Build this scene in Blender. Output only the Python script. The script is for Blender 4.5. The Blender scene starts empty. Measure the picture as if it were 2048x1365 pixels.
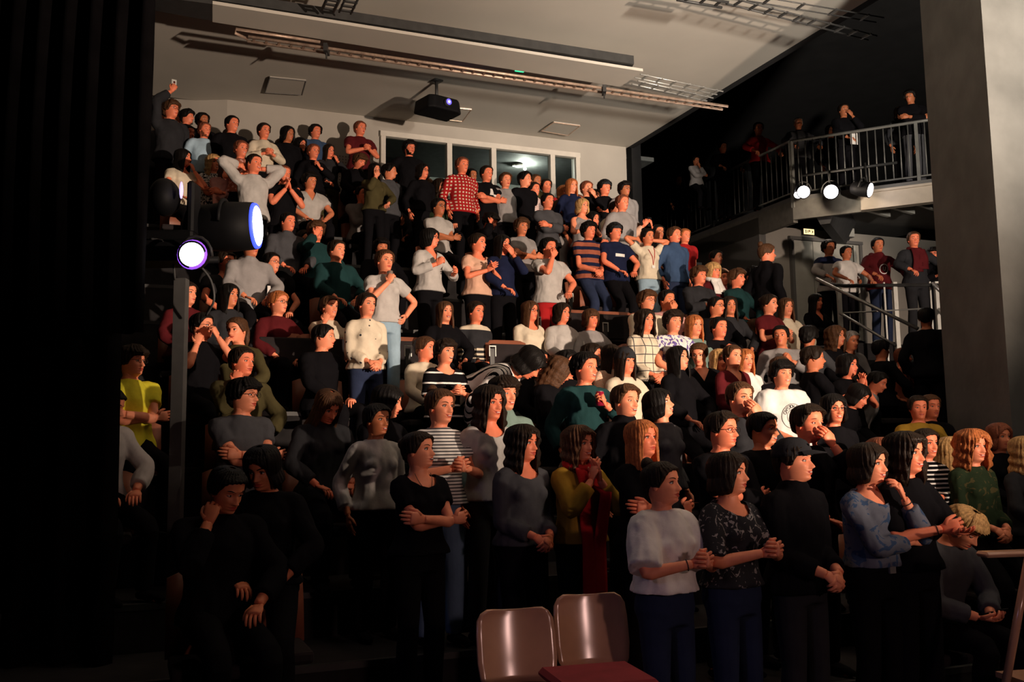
import bpy, bmesh, math, random
import numpy as np
from mathutils import Vector, Matrix, Euler, noise

SC = bpy.context.scene
COL = SC.collection
R = math.radians
F_PX = 1900.0
CAMZ = 1.72

# ------------------------------------------------------------------ camera
cam_d = bpy.data.cameras.new('camera')
cam_d.sensor_width = 36.0
cam_d.lens = 36.0 * F_PX / 2048.0
cam_d.clip_start = 0.1
cam_d.clip_end = 200
cam = bpy.data.objects.new('camera', cam_d)
COL.objects.link(cam)
PITCH, ROLL = 6.5, -0.8
MROT = Matrix.Rotation(R(90 + PITCH), 3, 'X') @ Matrix.Rotation(R(ROLL), 3, 'Z')
cam.rotation_euler = MROT.to_euler()
cam.location = (0, 0, CAMZ)
SC.camera = cam

# ------------------------------------------------------------------ world and exposure
w = bpy.data.worlds.new('hall_darkness')
SC.world = w
w.use_nodes = True
w.node_tree.nodes['Background'].inputs[0].default_value = (0.55, 0.5, 0.75, 1)
w.node_tree.nodes['Background'].inputs[1].default_value = 0.0012
SC.view_settings.view_transform = 'Standard'
SC.view_settings.look = 'None'
SC.view_settings.gamma = 1
SC.view_settings.use_curve_mapping = False
SC.view_settings.exposure = 0.0

def aim(o, tgt):
    d = Vector(tgt) - o.location
    o.rotation_euler = d.to_track_quat('-Z', 'Y').to_euler()

def spot(name, loc, tgt, power, col, angle, blend=0.3, radius=0.12):
    l = bpy.data.lights.new(name, 'SPOT')
    l.energy = power; l.color = col
    l.spot_size = R(angle); l.spot_blend = blend
    l.shadow_soft_size = radius
    o = bpy.data.objects.new(name, l)
    o.location = loc; aim(o, tgt)
    COL.objects.link(o)
    return o

# stage lamps: all stand on or over the stage, to the right of and behind the camera
spot('key_spotlight', (7.0, 0.6, 2.45), (-1.2, 11.1, 6.6), 7400, (1.0, 0.77, 0.59), 60, 0.7, 0.10)
spot('ceiling_spotlight', (6.0, 0.2, 3.4), (5.0, 8.6, 7.6), 9000, (1.0, 0.88, 0.74), 54, 0.8, 0.25)
spot('landing_spotlight', (7.9, 2.0, 2.2), (5.6, 15.5, 2.6), 3000, (1.0, 0.78, 0.62), 27, 0.35, 0.10)
spot('cross_spotlight', (-2.05, 6.42, 3.22), (5.9, 14.5, 4.5), 5200, (1.0, 0.80, 0.66), 25, 0.3, 0.07)
spot('violet_front_spotlight', (-5.0, -3.0, 4.0), (1.6, 5.0, 1.2), 150, (0.55, 0.48, 1.0), 36, 0.8, 0.3)
spot('pink_front_spotlight', (5.5, -2.5, 3.2), (0.9, 5.2, 1.1), 300, (1.0, 0.60, 0.52), 40, 0.9, 0.2)

def W2P(p):
    v = MROT.transposed() @ (Vector(p) - Vector((0, 0, CAMZ)))
    return 1024 + F_PX * v.x / -v.z, 682.5 - F_PX * v.y / -v.z

def ray(px, py):
    d = MROT @ Vector(((px - 1024) / F_PX, (682.5 - py) / F_PX, -1))
    return d / d.y           # so that the parameter is the distance along +Y

def on_plane(px, py, n, dist):
    """world point where the pixel's ray meets the vertical plane n.p = dist"""
    d = ray(px, py)
    t = dist / (n[0] * d.x + n[1] * d.y)
    return Vector((0, 0, CAMZ)) + d * t

A22 = R(22)
EU = Vector((math.cos(A22), math.sin(A22), 0))      # along the seat rows
EN = Vector((-math.sin(A22), math.cos(A22), 0))     # backwards, up the tiers
def UV(u, v, z=0.0):
    p = EU * u + EN * v
    return Vector((p.x, p.y, z))
def at_v(px, py, v):
    return on_plane(px, py, EN, v)
def at_z(px, py, z):
    d = ray(px, py)
    t = (z - CAMZ) / d.z
    return Vector((0, 0, CAMZ)) + d * t
def at_y(px, py, y):
    return Vector((0, 0, CAMZ)) + ray(px, py) * y

# ------------------------------------------------------------------ materials
MATS = {}
def nodes_mat(name):
    m = bpy.data.materials.new(name); m.use_nodes = True
    nt = m.node_tree
    return m, nt, nt.nodes['Principled BSDF']

def mat(name, col, rough=0.75, metal=0.0, spec=0.3, var=0.15, scale=9.0, bump=0.0, kind=None, col2=None, p=None):
    """principled surface with a procedural variation, and optional pattern in object space"""
    key = name
    if key in MATS: return MATS[key]
    m, nt, b = nodes_mat(name)
    N, L = nt.nodes, nt.links
    b.inputs['Roughness'].default_value = rough
    b.inputs['Metallic'].default_value = metal
    b.inputs['Specular IOR Level'].default_value = spec
    tc = N.new('ShaderNodeTexCoord')
    nz = N.new('ShaderNodeTexNoise'); nz.inputs['Scale'].default_value = scale; nz.inputs['Detail'].default_value = 4
    L.new(tc.outputs['Object'], nz.inputs['Vector'])
    def rgb(c): 
        n = N.new('ShaderNodeRGB'); n.outputs[0].default_value = (*c, 1); return n.outputs[0]
    base = rgb(col)
    if kind:
        mx = N.new('ShaderNodeMix'); mx.data_type = 'RGBA'
        L.new(base, mx.inputs['A']); mx.inputs['B'].default_value = (*col2, 1)
        fac = None
        sep = N.new('ShaderNodeSeparateXYZ'); L.new(tc.outputs['Object'], sep.inputs[0])
        def math_(op, a, bb, c=None):
            n = N.new('ShaderNodeMath'); n.operation = op
            for i, q in enumerate((a, bb, c)):
                if q is None: continue
                if isinstance(q, (int, float)): n.inputs[i].default_value = q
                else: L.new(q, n.inputs[i])
            return n.outputs[0]
        def bands(sock, per, duty):
            fr = math_('FRACT', math_('MULTIPLY', sock, 1.0 / per), 0)
            return math_('LESS_THAN', fr, duty)
        if kind == 'stripe':
            fac = bands(sep.outputs['Z'], p[0], p[1])
        elif kind == 'vstripe':
            fac = bands(sep.outputs['X'], p[0], p[1])
        elif kind == 'check':
            a = bands(sep.outputs['Z'], p[0], p[1]); c = bands(sep.outputs['X'], p[0], p[1])
            fac = math_('MAXIMUM', a, c)
        elif kind == 'checker':
            a = bands(sep.outputs['Z'], p[0], p[1]); c = bands(sep.outputs['X'], p[0], p[1])
            fac = math_('MULTIPLY', a, c)
        elif kind == 'floral':
            v = N.new('ShaderNodeTexVoronoi'); v.inputs['Scale'].default_value = p[0]
            L.new(tc.outputs['Object'], v.inputs['Vector'])
            fac = math_('LESS_THAN', v.outputs['Distance'], p[1])
        elif kind == 'blotch':
            n2 = N.new('ShaderNodeTexNoise'); n2.inputs['Scale'].default_value = p[0]; n2.inputs['Detail'].default_value = 5
            n2.inputs['Distortion'].default_value = 1.5
            L.new(tc.outputs['Object'], n2.inputs['Vector'])
            fac = math_('GREATER_THAN', n2.outputs['Fac'], p[1])
        elif kind == 'band':      # horizontal bands between the given heights
            for lo, hi in p:
                a = math_('MULTIPLY', math_('GREATER_THAN', sep.outputs['Z'], lo), math_('LESS_THAN', sep.outputs['Z'], hi))
                fac = a if fac is None else math_('MAXIMUM', fac, a)
        L.new(fac, mx.inputs['Factor'])
        base = mx.outputs['Result']
    hs = N.new('ShaderNodeHueSaturation')
    mr = N.new('ShaderNodeMapRange'); mr.inputs['To Min'].default_value = 1 - var; mr.inputs['To Max'].default_value = 1 + var
    mr.inputs['From Min'].default_value = 0.3; mr.inputs['From Max'].default_value = 0.7
    L.new(nz.outputs['Fac'], mr.inputs['Value'])
    L.new(mr.outputs[0], hs.inputs['Value']); L.new(base, hs.inputs['Color'])
    L.new(hs.outputs[0], b.inputs['Base Color'])
    if bump > 0:
        bp = N.new('ShaderNodeBump'); bp.inputs['Strength'].default_value = bump; bp.inputs['Distance'].default_value = 0.01
        n3 = N.new('ShaderNodeTexNoise'); n3.inputs['Scale'].default_value = scale * 6; n3.inputs['Detail'].default_value = 3
        L.new(tc.outputs['Object'], n3.inputs['Vector'])
        L.new(n3.outputs['Fac'], bp.inputs['Height']); L.new(bp.outputs[0], b.inputs['Normal'])
    MATS[key] = m
    return m

def emit(name, col, strength):
    if name in MATS: return MATS[name]
    m, nt, b = nodes_mat(name)
    b.inputs['Base Color'].default_value = (*col, 1)
    b.inputs['Emission Color'].default_value = (*col, 1)
    b.inputs['Emission Strength'].default_value = strength
    MATS[name] = m
    return m

SKINS = [mat('skin_%s' % n, c, 0.5, spec=0.35, var=0.06, scale=20) for n, c in
         (('fair', (0.90, 0.31, 0.17)), ('rosy', (0.90, 0.25, 0.13)), ('tan', (0.72, 0.23, 0.11)), ('olive', (0.50, 0.16, 0.07)), ('brown', (0.30, 0.10, 0.045)))]
LIP = mat('lip_red', (0.55, 0.09, 0.06), 0.4)
EYEW = mat('eye_white', (0.75, 0.68, 0.62), 0.25, spec=0.5, var=0.02)
EYED = mat('eye_dark', (0.02, 0.012, 0.01), 0.15, spec=0.6)
TEETH = mat('teeth_white', (0.85, 0.75, 0.66), 0.3, var=0.02)
MOUTH = mat('mouth_dark', (0.10, 0.015, 0.012), 0.6)
HAIRC = {'black': (0.006, 0.0045, 0.004), 'dark': (0.018, 0.010, 0.006), 'brown': (0.075, 0.033, 0.015), 'ginger': (0.42, 0.13, 0.04),
         'blond': (0.52, 0.30, 0.12), 'grey': (0.25, 0.22, 0.2), 'auburn': (0.20, 0.06, 0.03)}
def strands(m):
    nt = m.node_tree; N, L = nt.nodes, nt.links; b = N['Principled BSDF']
    tc = N.new('ShaderNodeTexCoord'); mp = N.new('ShaderNodeMapping'); mp.inputs['Scale'].default_value = (150, 150, 14)
    nz = N.new('ShaderNodeTexNoise'); nz.inputs['Scale'].default_value = 1.0; nz.inputs['Detail'].default_value = 3
    bp = N.new('ShaderNodeBump'); bp.inputs['Strength'].default_value = .8; bp.inputs['Distance'].default_value = .006
    L.new(tc.outputs['Object'], mp.inputs[0]); L.new(mp.outputs[0], nz.inputs['Vector']); L.new(nz.outputs['Fac'], bp.inputs['Height']); L.new(bp.outputs[0], b.inputs['Normal'])
    return m
HAIRM = {k: strands( mat('hair_' + k, c, 0.5, spec=0.16, var=0.35, scale=60)) for k, c in HAIRC.items()}
BLACKMETAL = mat('black_metal', (0.005, 0.005, 0.006), 0.6, 0.0, spec=.15)

CLOTH = {
 'black': (0.006, 0.0055, 0.007), 'charcoal': (0.028, 0.028, 0.032), 'dgrey': (0.07, 0.07, 0.078), 'grey': (0.30, 0.28, 0.28), 'lgrey': (0.48, 0.45, 0.43),
 'white': (0.80, 0.77, 0.74), 'cream': (0.70, 0.60, 0.46), 'navy': (0.012, 0.016, 0.045), 'blue': (0.045, 0.08, 0.16), 'lblue': (0.40, 0.55, 0.68),
 'teal': (0.013, 0.042, 0.044), 'green': (0.02, 0.032, 0.016), 'olive': (0.07, 0.058, 0.025), 'maroon': (0.10, 0.012, 0.015), 'red': (0.40, 0.018, 0.02),
 'rust': (0.33, 0.10, 0.06), 'pink': (0.62, 0.32, 0.30), 'peach': (0.70, 0.42, 0.30), 'yellow': (0.80, 0.72, 0.05), 'mustard': (0.38, 0.22, 0.03),
 'brown': (0.16, 0.08, 0.05), 'jeans': (0.14, 0.22, 0.34), 'pjeans': (0.30, 0.42, 0.52), 'djeans': (0.025, 0.035, 0.075),
 'sage': (0.18, 0.26, 0.23)}
PAT = {
 'bw_stripe': ('black', 'white', 'stripe', (0.105, 0.16)), 'wb_thin': ('white', 'dgrey', 'stripe', (0.022, 0.4)),
 'wb_vert': ('white', 'black', 'vstripe', (0.045, 0.35)), 'red_black': ('rust', 'navy', 'stripe', (0.11, 0.45)),
 'red_check': ('red', 'cream', 'checker', (0.05, 0.45)), 'cream_check': ('cream', 'dgrey', 'check', (0.09, 0.1)),
 'floral': ('white', 'dark', 'blotch', (26.0, 0.5)), 'floral2': ('rust', 'pink', 'floral', (22.0, 0.4)),
 'tiedye': ('white', 'violet', 'blotch', (16.0, 0.52)), 'nordic': ('charcoal', 'cream', 'band', ((1.375, 1.47), (1.14, 1.165), (1.085, 1.11), (1.04, 1.055))),
 'rail_bands': ('lgrey', 'cream', 'band', ((1.20, 1.23), (1.255, 1.30))), 'navy_yoke': ('lgrey', 'navy', 'band', ((1.31, 1.5),)),
 'birds': ('cream', 'dark', 'floral', (13.0, 0.17)), 'velvet': ('charcoal', 'grey', 'blotch', (22.0, 0.6)),
 'blue_blotch': ('bluegrey', 'blue', 'blotch', (14.0, 0.55)), 'knit_peach': ('peach', 'cream', 'floral', (40.0, 0.3)),
 'camo': ('green', 'olive', 'blotch', (14.0, 0.6)), 'st_dark': ('black', 'white', 'stripe', (0.035, 0.35)), 'heather': ('dgrey', 'grey', 'blotch', (60.0, 0.5)),
 'fair_shirt': ('white', 'pink', 'stripe', (0.03, 0.5))}
CLOTH['bluegrey'] = (0.13, 0.14, 0.18); CLOTH['dark'] = (0.03, 0.03, 0.04); CLOTH['violet'] = (0.14, 0.10, 0.32)
def cloth(k, dz=0.0):
    band = k in PAT and PAT[k][2] == 'band'
    n = 'cloth_' + k + ('_%d' % round(dz * 100) if band else '')
    if n in MATS: return MATS[n]
    if k in PAT:
        a, b_, kind, p = PAT[k]
        if band: p = tuple((lo + dz, hi + dz) for lo, hi in p)
        return mat(n, CLOTH[a], 0.9, spec=0.06, var=0.1, bump=0.15, kind=kind, col2=CLOTH[b_], p=p)
    return mat(n, CLOTH[k], 0.9, spec=0.06, var=0.12, bump=0.15)
# ------------------------------------------------------------------ mesh helpers
def mesh_obj(name, V, Fs, mats, mi=None, parent=None, smooth=True, loc=None):
    me = bpy.data.meshes.new(name)
    if isinstance(Fs, np.ndarray): Fs = Fs.tolist()
    me.from_pydata([tuple(v) for v in np.asarray(V).tolist()], [], Fs)
    for m in (mats if isinstance(mats, (list, tuple)) else [mats]): me.materials.append(m)
    if mi is not None: me.polygons.foreach_set('material_index', np.asarray(mi, dtype=np.int32))
    if smooth: me.polygons.foreach_set('use_smooth', np.ones(len(me.polygons), dtype=bool))
    me.update()
    o = bpy.data.objects.new(name, me); COL.objects.link(o)
    if parent: o.parent = parent
    if loc is not None: o.location = loc
    return o

class MB:
    """collects shapes into one mesh"""
    def __init__(s): s.V = []; s.F = []; s.M = []; s.n = 0
    def add(s, V, Fs, m=0):
        V = np.asarray(V, float)
        s.V.append(V); s.F += [[i + s.n for i in f] for f in Fs]; s.M += [m] * len(Fs); s.n += len(V)
    def box(s, c, d, rz=0.0, m=0, R3=None):
        x, y, z = d[0] / 2, d[1] / 2, d[2] / 2
        P = np.array([(i * x, j * y, k * z) for i in (-1, 1) for j in (-1, 1) for k in (-1, 1)])
        if R3 is not None: P = P @ np.array(R3).T
        if rz:
            c_, s_ = math.cos(rz), math.sin(rz)
            P = P @ np.array([[c_, -s_, 0], [s_, c_, 0], [0, 0, 1]]).T
        P = P + np.array(c)
        s.add(P, [(0, 1, 3, 2), (4, 6, 7, 5), (0, 4, 5, 1), (2, 3, 7, 6), (0, 2, 6, 4), (1, 5, 7, 3)], m)
    def hexa(s, bottom, top, m=0):
        n = len(bottom); P = list(bottom) + list(top)
        s.add([tuple(p) for p in P], [tuple(range(n))[::-1], tuple(range(n, 2 * n))] + [(i, (i + 1) % n, n + (i + 1) % n, n + i) for i in range(n)], m)
    def tube(s, pts, r, n=8, m=0, **k):
        V, F_ = tube(pts, r, n, **k); s.add(V, F_, m)
    def build(s, name, mats, parent=None, smooth=False, loc=None):
        V = np.concatenate(s.V)
        if loc is not None: V = V - np.array(loc)
        o = mesh_obj(name, V, s.F, mats, s.M, parent, smooth, loc)
        return o

def tube(pts, r, n=10, cap=True, up=None, squash=1.0):
    P = np.asarray([tuple(p) for p in pts], float)
    k = len(P)
    rr = np.ones(k) * r if np.isscalar(r) else np.asarray(r, float)
    T = np.gradient(P, axis=0); T /= (np.linalg.norm(T, axis=1)[:, None] + 1e-9)
    u = np.array(up if up is not None else ((0, 0, 1) if abs(T[0][2]) < 0.9 else (0, 1, 0)), float)
    V = []
    for i in range(k):
        a = u - T[i] * u.dot(T[i]); a /= (np.linalg.norm(a) + 1e-9)
        b = np.cross(T[i], a); u = a
        for j in range(n):
            t = 2 * math.pi * j / n
            V.append(P[i] + rr[i] * (squash * math.cos(t) * a + math.sin(t) * b))
    Fs = [(i * n + j, i * n + (j + 1) % n, (i + 1) * n + (j + 1) % n, (i + 1) * n + j) for i in range(k - 1) for j in range(n)]
    if cap:
        Fs.append(tuple(range(n))[::-1]); Fs.append(tuple((k - 1) * n + j for j in range(n)))
    return np.array(V), Fs

def ellipsoid(c, r, nu=10, nv=7):
    V = []; 
    for i in range(nv + 1):
        a = math.pi * i / nv
        for j in range(nu):
            t = 2 * math.pi * j / nu
            V.append((c[0] + r[0] * math.sin(a) * math.cos(t), c[1] + r[1] * math.sin(a) * math.sin(t), c[2] + r[2] * math.cos(a)))
    Fs = [(i * nu + j, (i + 1) * nu + j, (i + 1) * nu + (j + 1) % nu, i * nu + (j + 1) % nu) for i in range(nv) for j in range(nu)]
    return np.array(V), Fs

def smoothcurve(pts, rad, m=4):
    """Catmull-Rom resample of a polyline with radii"""
    P = [np.array(p, float) for p in pts]; P = [2 * P[0] - P[1]] + P + [2 * P[-1] - P[-2]]
    rd = [rad[0]] + list(rad) + [rad[-1]]
    out, ro = [], []
    for i in range(1, len(P) - 2):
        for j in range(m):
            t = j / m
            out.append(0.5 * (2 * P[i] + (P[i + 1] - P[i - 1]) * t + (2 * P[i - 1] - 5 * P[i] + 4 * P[i + 1] - P[i + 2]) * t * t + (-P[i - 1] + 3 * P[i] - 3 * P[i + 1] + P[i + 2]) * t ** 3))
            ro.append(rd[i] * (1 - t) + rd[i + 1] * t)
    out.append(P[-2]); ro.append(rd[-2])
    return out, ro

# ------------------------------------------------------------------ head
HZ = np.array([-.20, -.17, -.14, -.122, -.112, -.104, -.095, -.075, -.055, -.03, 0, .03, .06, .085, .103, .113, .117])
HW = np.array([.060, .055, .053, .052, .050, .050, .053, .0585, .063, .068, .073, .0755, .0745, .065, .046, .026, .004])
HF = np.array([.040, .030, .028, .036, .058, .076, .086, .088, .090, .090, .087, .093, .088, .070, .045, .024, .004])
HB = np.array([.090, .082, .076, .074, .074, .074, .076, .080, .086, .094, .102, .106, .103, .088, .062, .034, .006])
def head_base(x_ang, z):
    """surface point for angle from the front (0) and height"""
    wx = np.interp(z, HZ, HW); f = np.interp(z, HZ, HF); b = np.interp(z, HZ, HB)
    s, c = np.sin(x_ang), np.cos(x_ang)
    e = 0.92
    X = wx * np.sign(s) * np.abs(s) ** e
    Y = np.where(c > 0, -f * np.abs(c) ** 0.95, b * np.abs(c) ** 0.95)
    jaw = np.clip((-.04 - z) / .06, 0, 1) * np.clip(c, 0, 1)
    X = X * (1 - 0.16 * jaw * (z > -.118))
    return X, Y

def make_head(fine, female, smile, mouth_open):
    nphi = 56 if fine else 28
    t = np.linspace(-1, 1, nphi, endpoint=False)
    phi = np.pi * (t * 0.62 + 0.38 * t ** 3)
    if fine:
        zs = np.concatenate([np.linspace(-.2, -.125, 6), np.linspace(-.118, .04, 46), np.linspace(.048, .117, 12)])
    else:
        zs = np.concatenate([np.linspace(-.2, -.125, 4), np.linspace(-.118, .04, 22), np.linspace(.05, .117, 7)])
    P, Z = np.meshgrid(phi, zs)
    X, Y = head_base(P, Z)
    front = (np.cos(P) > 0.0)
    g = lambda a, s: np.exp(-(a / s) ** 2)
    ax = np.abs(X)
    # nose
    A = np.interp(Z, [-.056, -.047, -.038, -.030, -.010, .012, .022], [0, .010, .030, .028, .015, .005, 0])
    if female: A = A * 0.9
    wn = np.interp(Z, [-.05, -.036, -.02, .015], [.015, .0145, .010, .008])
    Y = Y - front * A * np.exp(-(ax / wn) ** 2)
    Y = Y - front * .008 * g(ax - .013, .006) * g(Z + .038, .008)            # wings
    Y = Y + front * .012 * g(ax - .031, .017) * g(Z - .002, .012)            # sockets
    Y = Y - front * .005 * g(ax - .028, .022) * g(Z - .022, .008) * (0.6 if female else 1.2)
    Y = Y - front * .005 * g(ax - .043, .016) * g(Z + .030, .016)            # cheekbones
    mw = .024 + .006 * smile
    zc = -.064 + smile * .010 * (ax / .03) ** 2
    Y = Y - front * .007 * g(ax, mw) * g(Z - zc - .006, .006)
    Y = Y - front * .008 * g(ax, mw * .9) * g(Z - zc + .008, .007)
    Y = Y + front * .006 * g(ax, mw) * g(Z - zc, .003)
    Y = Y + front * .004 * g(ax, .03) * g(Z + .084, .006)
    Y = Y - front * .004 * g(ax, .016) * g(Z + .100, .009)
    Y = Y + front * .003 * g(ax, .004) * g(Z + .052, .005)
    nz = len(zs)
    V = np.stack([X, Y, Z], -1).reshape(-1, 3)
    Fs = [(i * nphi + j, i * nphi + (j + 1) % nphi, (i + 1) * nphi + (j + 1) % nphi, (i + 1) * nphi + j) for i in range(nz - 1) for j in range(nphi)]
    M = []
    C = np.array([V[list(f)].mean(0) for f in Fs])
    for c in C:
        k = 0
        if c[1] < -.06:
            d = c[2] - (-.064 + smile * .010 * (abs(c[0]) / .03) ** 2)
            if abs(c[0]) < mw and -.013 * (1 - (abs(c[0]) / mw) ** 2) < d < .009 * (1 - (abs(c[0]) / mw) ** 2) + .001: k = 1
        M.append(k)
    mb = MB(); mb.add(V, Fs); mb.M = M
    for s in (-1, 1):
        e, ef = ellipsoid((s * .0755, .008, -.008), (.008, .019, .030), 8, 6)
        mb.add(e, ef, 0)
        n1 = 10 if fine else 6
        e, ef = ellipsoid((s * .031, -.0695, .001), (.0130, .0135, .0068), n1, n1 - 2); mb.add(e, ef, 2)
        e, ef = ellipsoid((s * .031, -.0795, .001), (.0064, .0045, .0066), 8, 5); mb.add(e, ef, 3)
        # upper lid and brow
        arc = [(s * (.031 + .0165 * math.cos(a)), -.0745 - .008 * math.sin(a), .002 + .0085 * math.sin(a)) for a in np.linspace(.15, math.pi - .15, 6)]
        v, f = tube(arc, [.0015] + [.0026] * 4 + [.0015], 5); mb.add(v, f, 3 if female else 0)
        arc = [(s * (.012 + .040 * q), -.0915 + .017 * q ** 2.2, .0215 + .007 * math.sin(q * 2.4)) for q in np.linspace(0, 1, 6)]
        v, f = tube(arc, [.0028, .0034, .0034, .003, .0024, .0012], 5, up=(0, 0, 1)); mb.add(v, f, 4)
    if mouth_open:
        e, ef = ellipsoid((0, -.0885, -.067), (mw * .72, .009, .010 * mouth_open), 10, 6); mb.add(e, ef, 5)
        e, ef = ellipsoid((0, -.0895, -.0635), (mw * .66, .0085, .0045), 10, 5); mb.add(e, ef, 6)
    elif smile > .5:
        e, ef = ellipsoid((0, -.0905, -.0625), (mw * .62, .008, .0040), 10, 5); mb.add(e, ef, 6)
    return np.concatenate(mb.V), mb.F, mb.M
HEADS = {}
def get_head(*k):
    if k not in HEADS: HEADS[k] = make_head(*k)
    return HEADS[k]

def make_hair(style, seed, fine):
    """closed shell over the skull; returns verts, faces in head space"""
    rnd = random.Random(seed)
    nphi = 84 if fine else 44
    long_ = style in ('long', 'wavy', 'curlylong')
    phi = np.linspace(-math.pi, math.pi, nphi, endpoint=False)
    a = np.abs(phi) * 180 / math.pi
    th = {'short': .016, 'crop': .008, 'quiff': .022, 'curly': .030, 'mop': .026, 'bob': .022, 'fringe': .020, 'long': .017, 'wavy': .026, 'curlylong': .040, 'up': .020, 'bun': .018, 'pony': .013}[style]
    if style in ('short', 'crop', 'quiff', 'curly', 'mop'):
        zb = np.interp(a, [0, 35, 50, 66, 78, 92, 108, 140, 180], [.070, .066, .050, .018, -.020, -.024, .012, -.055, -.072])
        if style == 'mop': zb = np.interp(a, [0, 45, 62, 78, 95, 110, 140, 180], [.040, .036, .012, -.03, -.035, -.02, -.075, -.088])
        if style == 'quiff': zb = zb + .006 * (a < 40)
    elif style in ('up', 'bun', 'pony'):
        zb = np.interp(a, [0, 35, 52, 68, 80, 95, 110, 140, 180], [.072, .062, .040, .002, -.022, -.016, -.01, -.05, -.078])
    elif style == 'bob':
        zb = np.interp(a, [0, 20, 42, 56, 66, 80, 180], [.066, .050, .018, -.05, -.105, -.115, -.120])
    elif style == 'fringe':
        zb = np.interp(a, [0, 45, 56, 66, 80, 180], [.020, .016, -.05, -.09, -.10, -.105])
    else:
        L = -.25 if style == 'long' else (-.21 if style == 'wavy' else -.19)
        zb = np.interp(a, [0, 18, 38, 52, 62, 72, 110, 180], [.068, .056, .022, -.06, L * .85, L, L * 1.05, L * 1.1])
    zb = zb + np.array([.007 * noise.noise(Vector((p * 5 + seed * 3, 2.0, 0))) + .004 * noise.noise(Vector((p * 17, seed, 0))) for p in phi]) * (1 if not long_ else 3)
    ns = 40 if fine else 22
    V = np.zeros((ns + 4, nphi, 3))
    amp = .0035 if style not in ('curly', 'curlylong', 'wavy', 'mop') else .007
    freq = 15 if not fine else 27
    ph0 = rnd.random() * 6
    part = (rnd.random() - .5) * .8
    for i in range(ns):
        s = i / (ns - 1)
        for j in range(nphi):
            p = phi[j]
            ang = s ** 0.9
            ztop = .117
            # distribute by angle for the dome and by height below
            if zb[j] > .0:
                z = ztop + (zb[j] - ztop) * (1 - math.cos(ang * math.pi / 2)) if True else 0
            else:
                zz = 0.0; k = .38
                z = ztop * math.cos(min(s / k, 1) * math.pi / 2) if s < k else zb[j] * (s - k) / (1 - k)
            x, y = head_base(np.array(p), np.array(max(z, -.02) if (long_ or style in ('bob', 'fringe')) else max(z, -.13)))
            x, y = float(x), float(y)
            r = math.hypot(x, y) + 1e-6
            t_ = th * (0.55 + 0.45 * min(1, s * 3))
            if style in ('quiff', 'mop') and abs(p) < 1.1 and z > .06: t_ *= 1.5
            if long_ or style in ('bob', 'fringe'):
                dn = max(0, -z - .02)
                if style == 'bob': t_ += .012 * math.sin(min(1, dn / .10) * math.pi * .8)
                elif style == 'fringe': t_ += .010 * math.sin(min(1, dn / .09) * math.pi)
                else:
                    t_ += .010 * min(1, dn / .1)
                    if z < -.14 and abs(p) > 1.9: t_ += min(.02, (-.14 - z) * .3)
            strand = amp * math.sin(p * freq + ph0 + 3 * math.sin(s * 4 + ph0))
            if style in ('curly', 'curlylong', 'wavy', 'mop'):
                q = 34 if style != 'wavy' else 17
                strand += (.011 if style != 'wavy' else .007) * noise.noise(Vector((x * q + seed, y * q, z * q * (1.0 if style != 'wavy' else .8))))
                if style == 'wavy' or style == 'curlylong': strand += .008 * math.sin(z * 90 + p * 2 + ph0) * min(1, s * 1.4)
            else:
                strand += .004 * noise.noise(Vector((x * 26 + seed, y * 26, z * 12)))
            edge = .35 + .65 * min(1, (1 - s) * 7)
            rr = r + (t_ + strand) * (edge if not long_ else max(edge, .6)) + .002
            zz = z + (t_ * (1 - min(1, s * 2.4)) * .9)
            if long_ or style in ('bob',): pass
            V[i, j] = (x / r * rr, y / r * rr, zz)
    for k in range(4):           # inner lining
        for j in range(nphi):
            i0 = ns - 1 - int(k * ns * .22)
            v = V[i0, j]; r = math.hypot(v[0], v[1]) + 1e-6
            q = max(.0, r - .012 - .006 * k)
            V[ns + k, j] = (v[0] / r * q, v[1] / r * q, v[2] + (.004 if k == 0 else 0))
    nr = ns + 4
    Fs = [(i * nphi + j, (i + 1) * nphi + j, (i + 1) * nphi + (j + 1) % nphi, i * nphi + (j + 1) % nphi) for i in range(nr - 1) for j in range(nphi)]
    mb = MB(); mb.add(V.reshape(-1, 3), Fs)
    if style in ('bun', 'up'):
        c = (0, .115, .055) if style == 'up' else (0, .085, .115)
        e, ef = ellipsoid(c, (.042, .036, .040), 14, 10)
        e = e + np.array([[.003 * noise.noise(Vector(v) * 60)] * 3 for v in e]); mb.add(e, ef)
    if style == 'pony':
        v, f = tube([(0, .10, .06), (0, .135, .05), (.005, .15, -.01), (.01, .14, -.09), (.012, .125, -.17)], [.02, .026, .03, .026, .008], 12); mb.add(v, f)
    return np.concatenate(mb.V), mb.F
HAIRS = {}
def get_hair(*k):
    if k not in HAIRS:
        V, Fs = make_hair(*k)
        me = bpy.data.meshes.new('hair'); me.from_pydata(V.tolist(), [], Fs); me.materials.append(HAIRM['dark'])
        me.polygons.foreach_set('use_smooth', np.ones(len(me.polygons), dtype=bool))
        HAIRS[k] = me
    return HAIRS[k]

# ------------------------------------------------------------------ body
def unit(v):
    v = np.asarray(v, float); return v / (np.linalg.norm(v) + 1e-9)
def ik(S, T, L1, L2, hint):
    S, T = np.array(S, float), np.array(T, float)
    d = T - S; D = np.linalg.norm(d)
    if D > L1 + L2 - .004: T = S + d / D * (L1 + L2 - .004); d = T - S; D = np.linalg.norm(d)
    a = (L1 ** 2 - L2 ** 2 + D ** 2) / (2 * D); h = math.sqrt(max(0, L1 ** 2 - a ** 2))
    u = d / D; p = np.array(hint, float); p = p - u * p.dot(u); p = unit(p)
    return S + u * a + p * h, T

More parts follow.
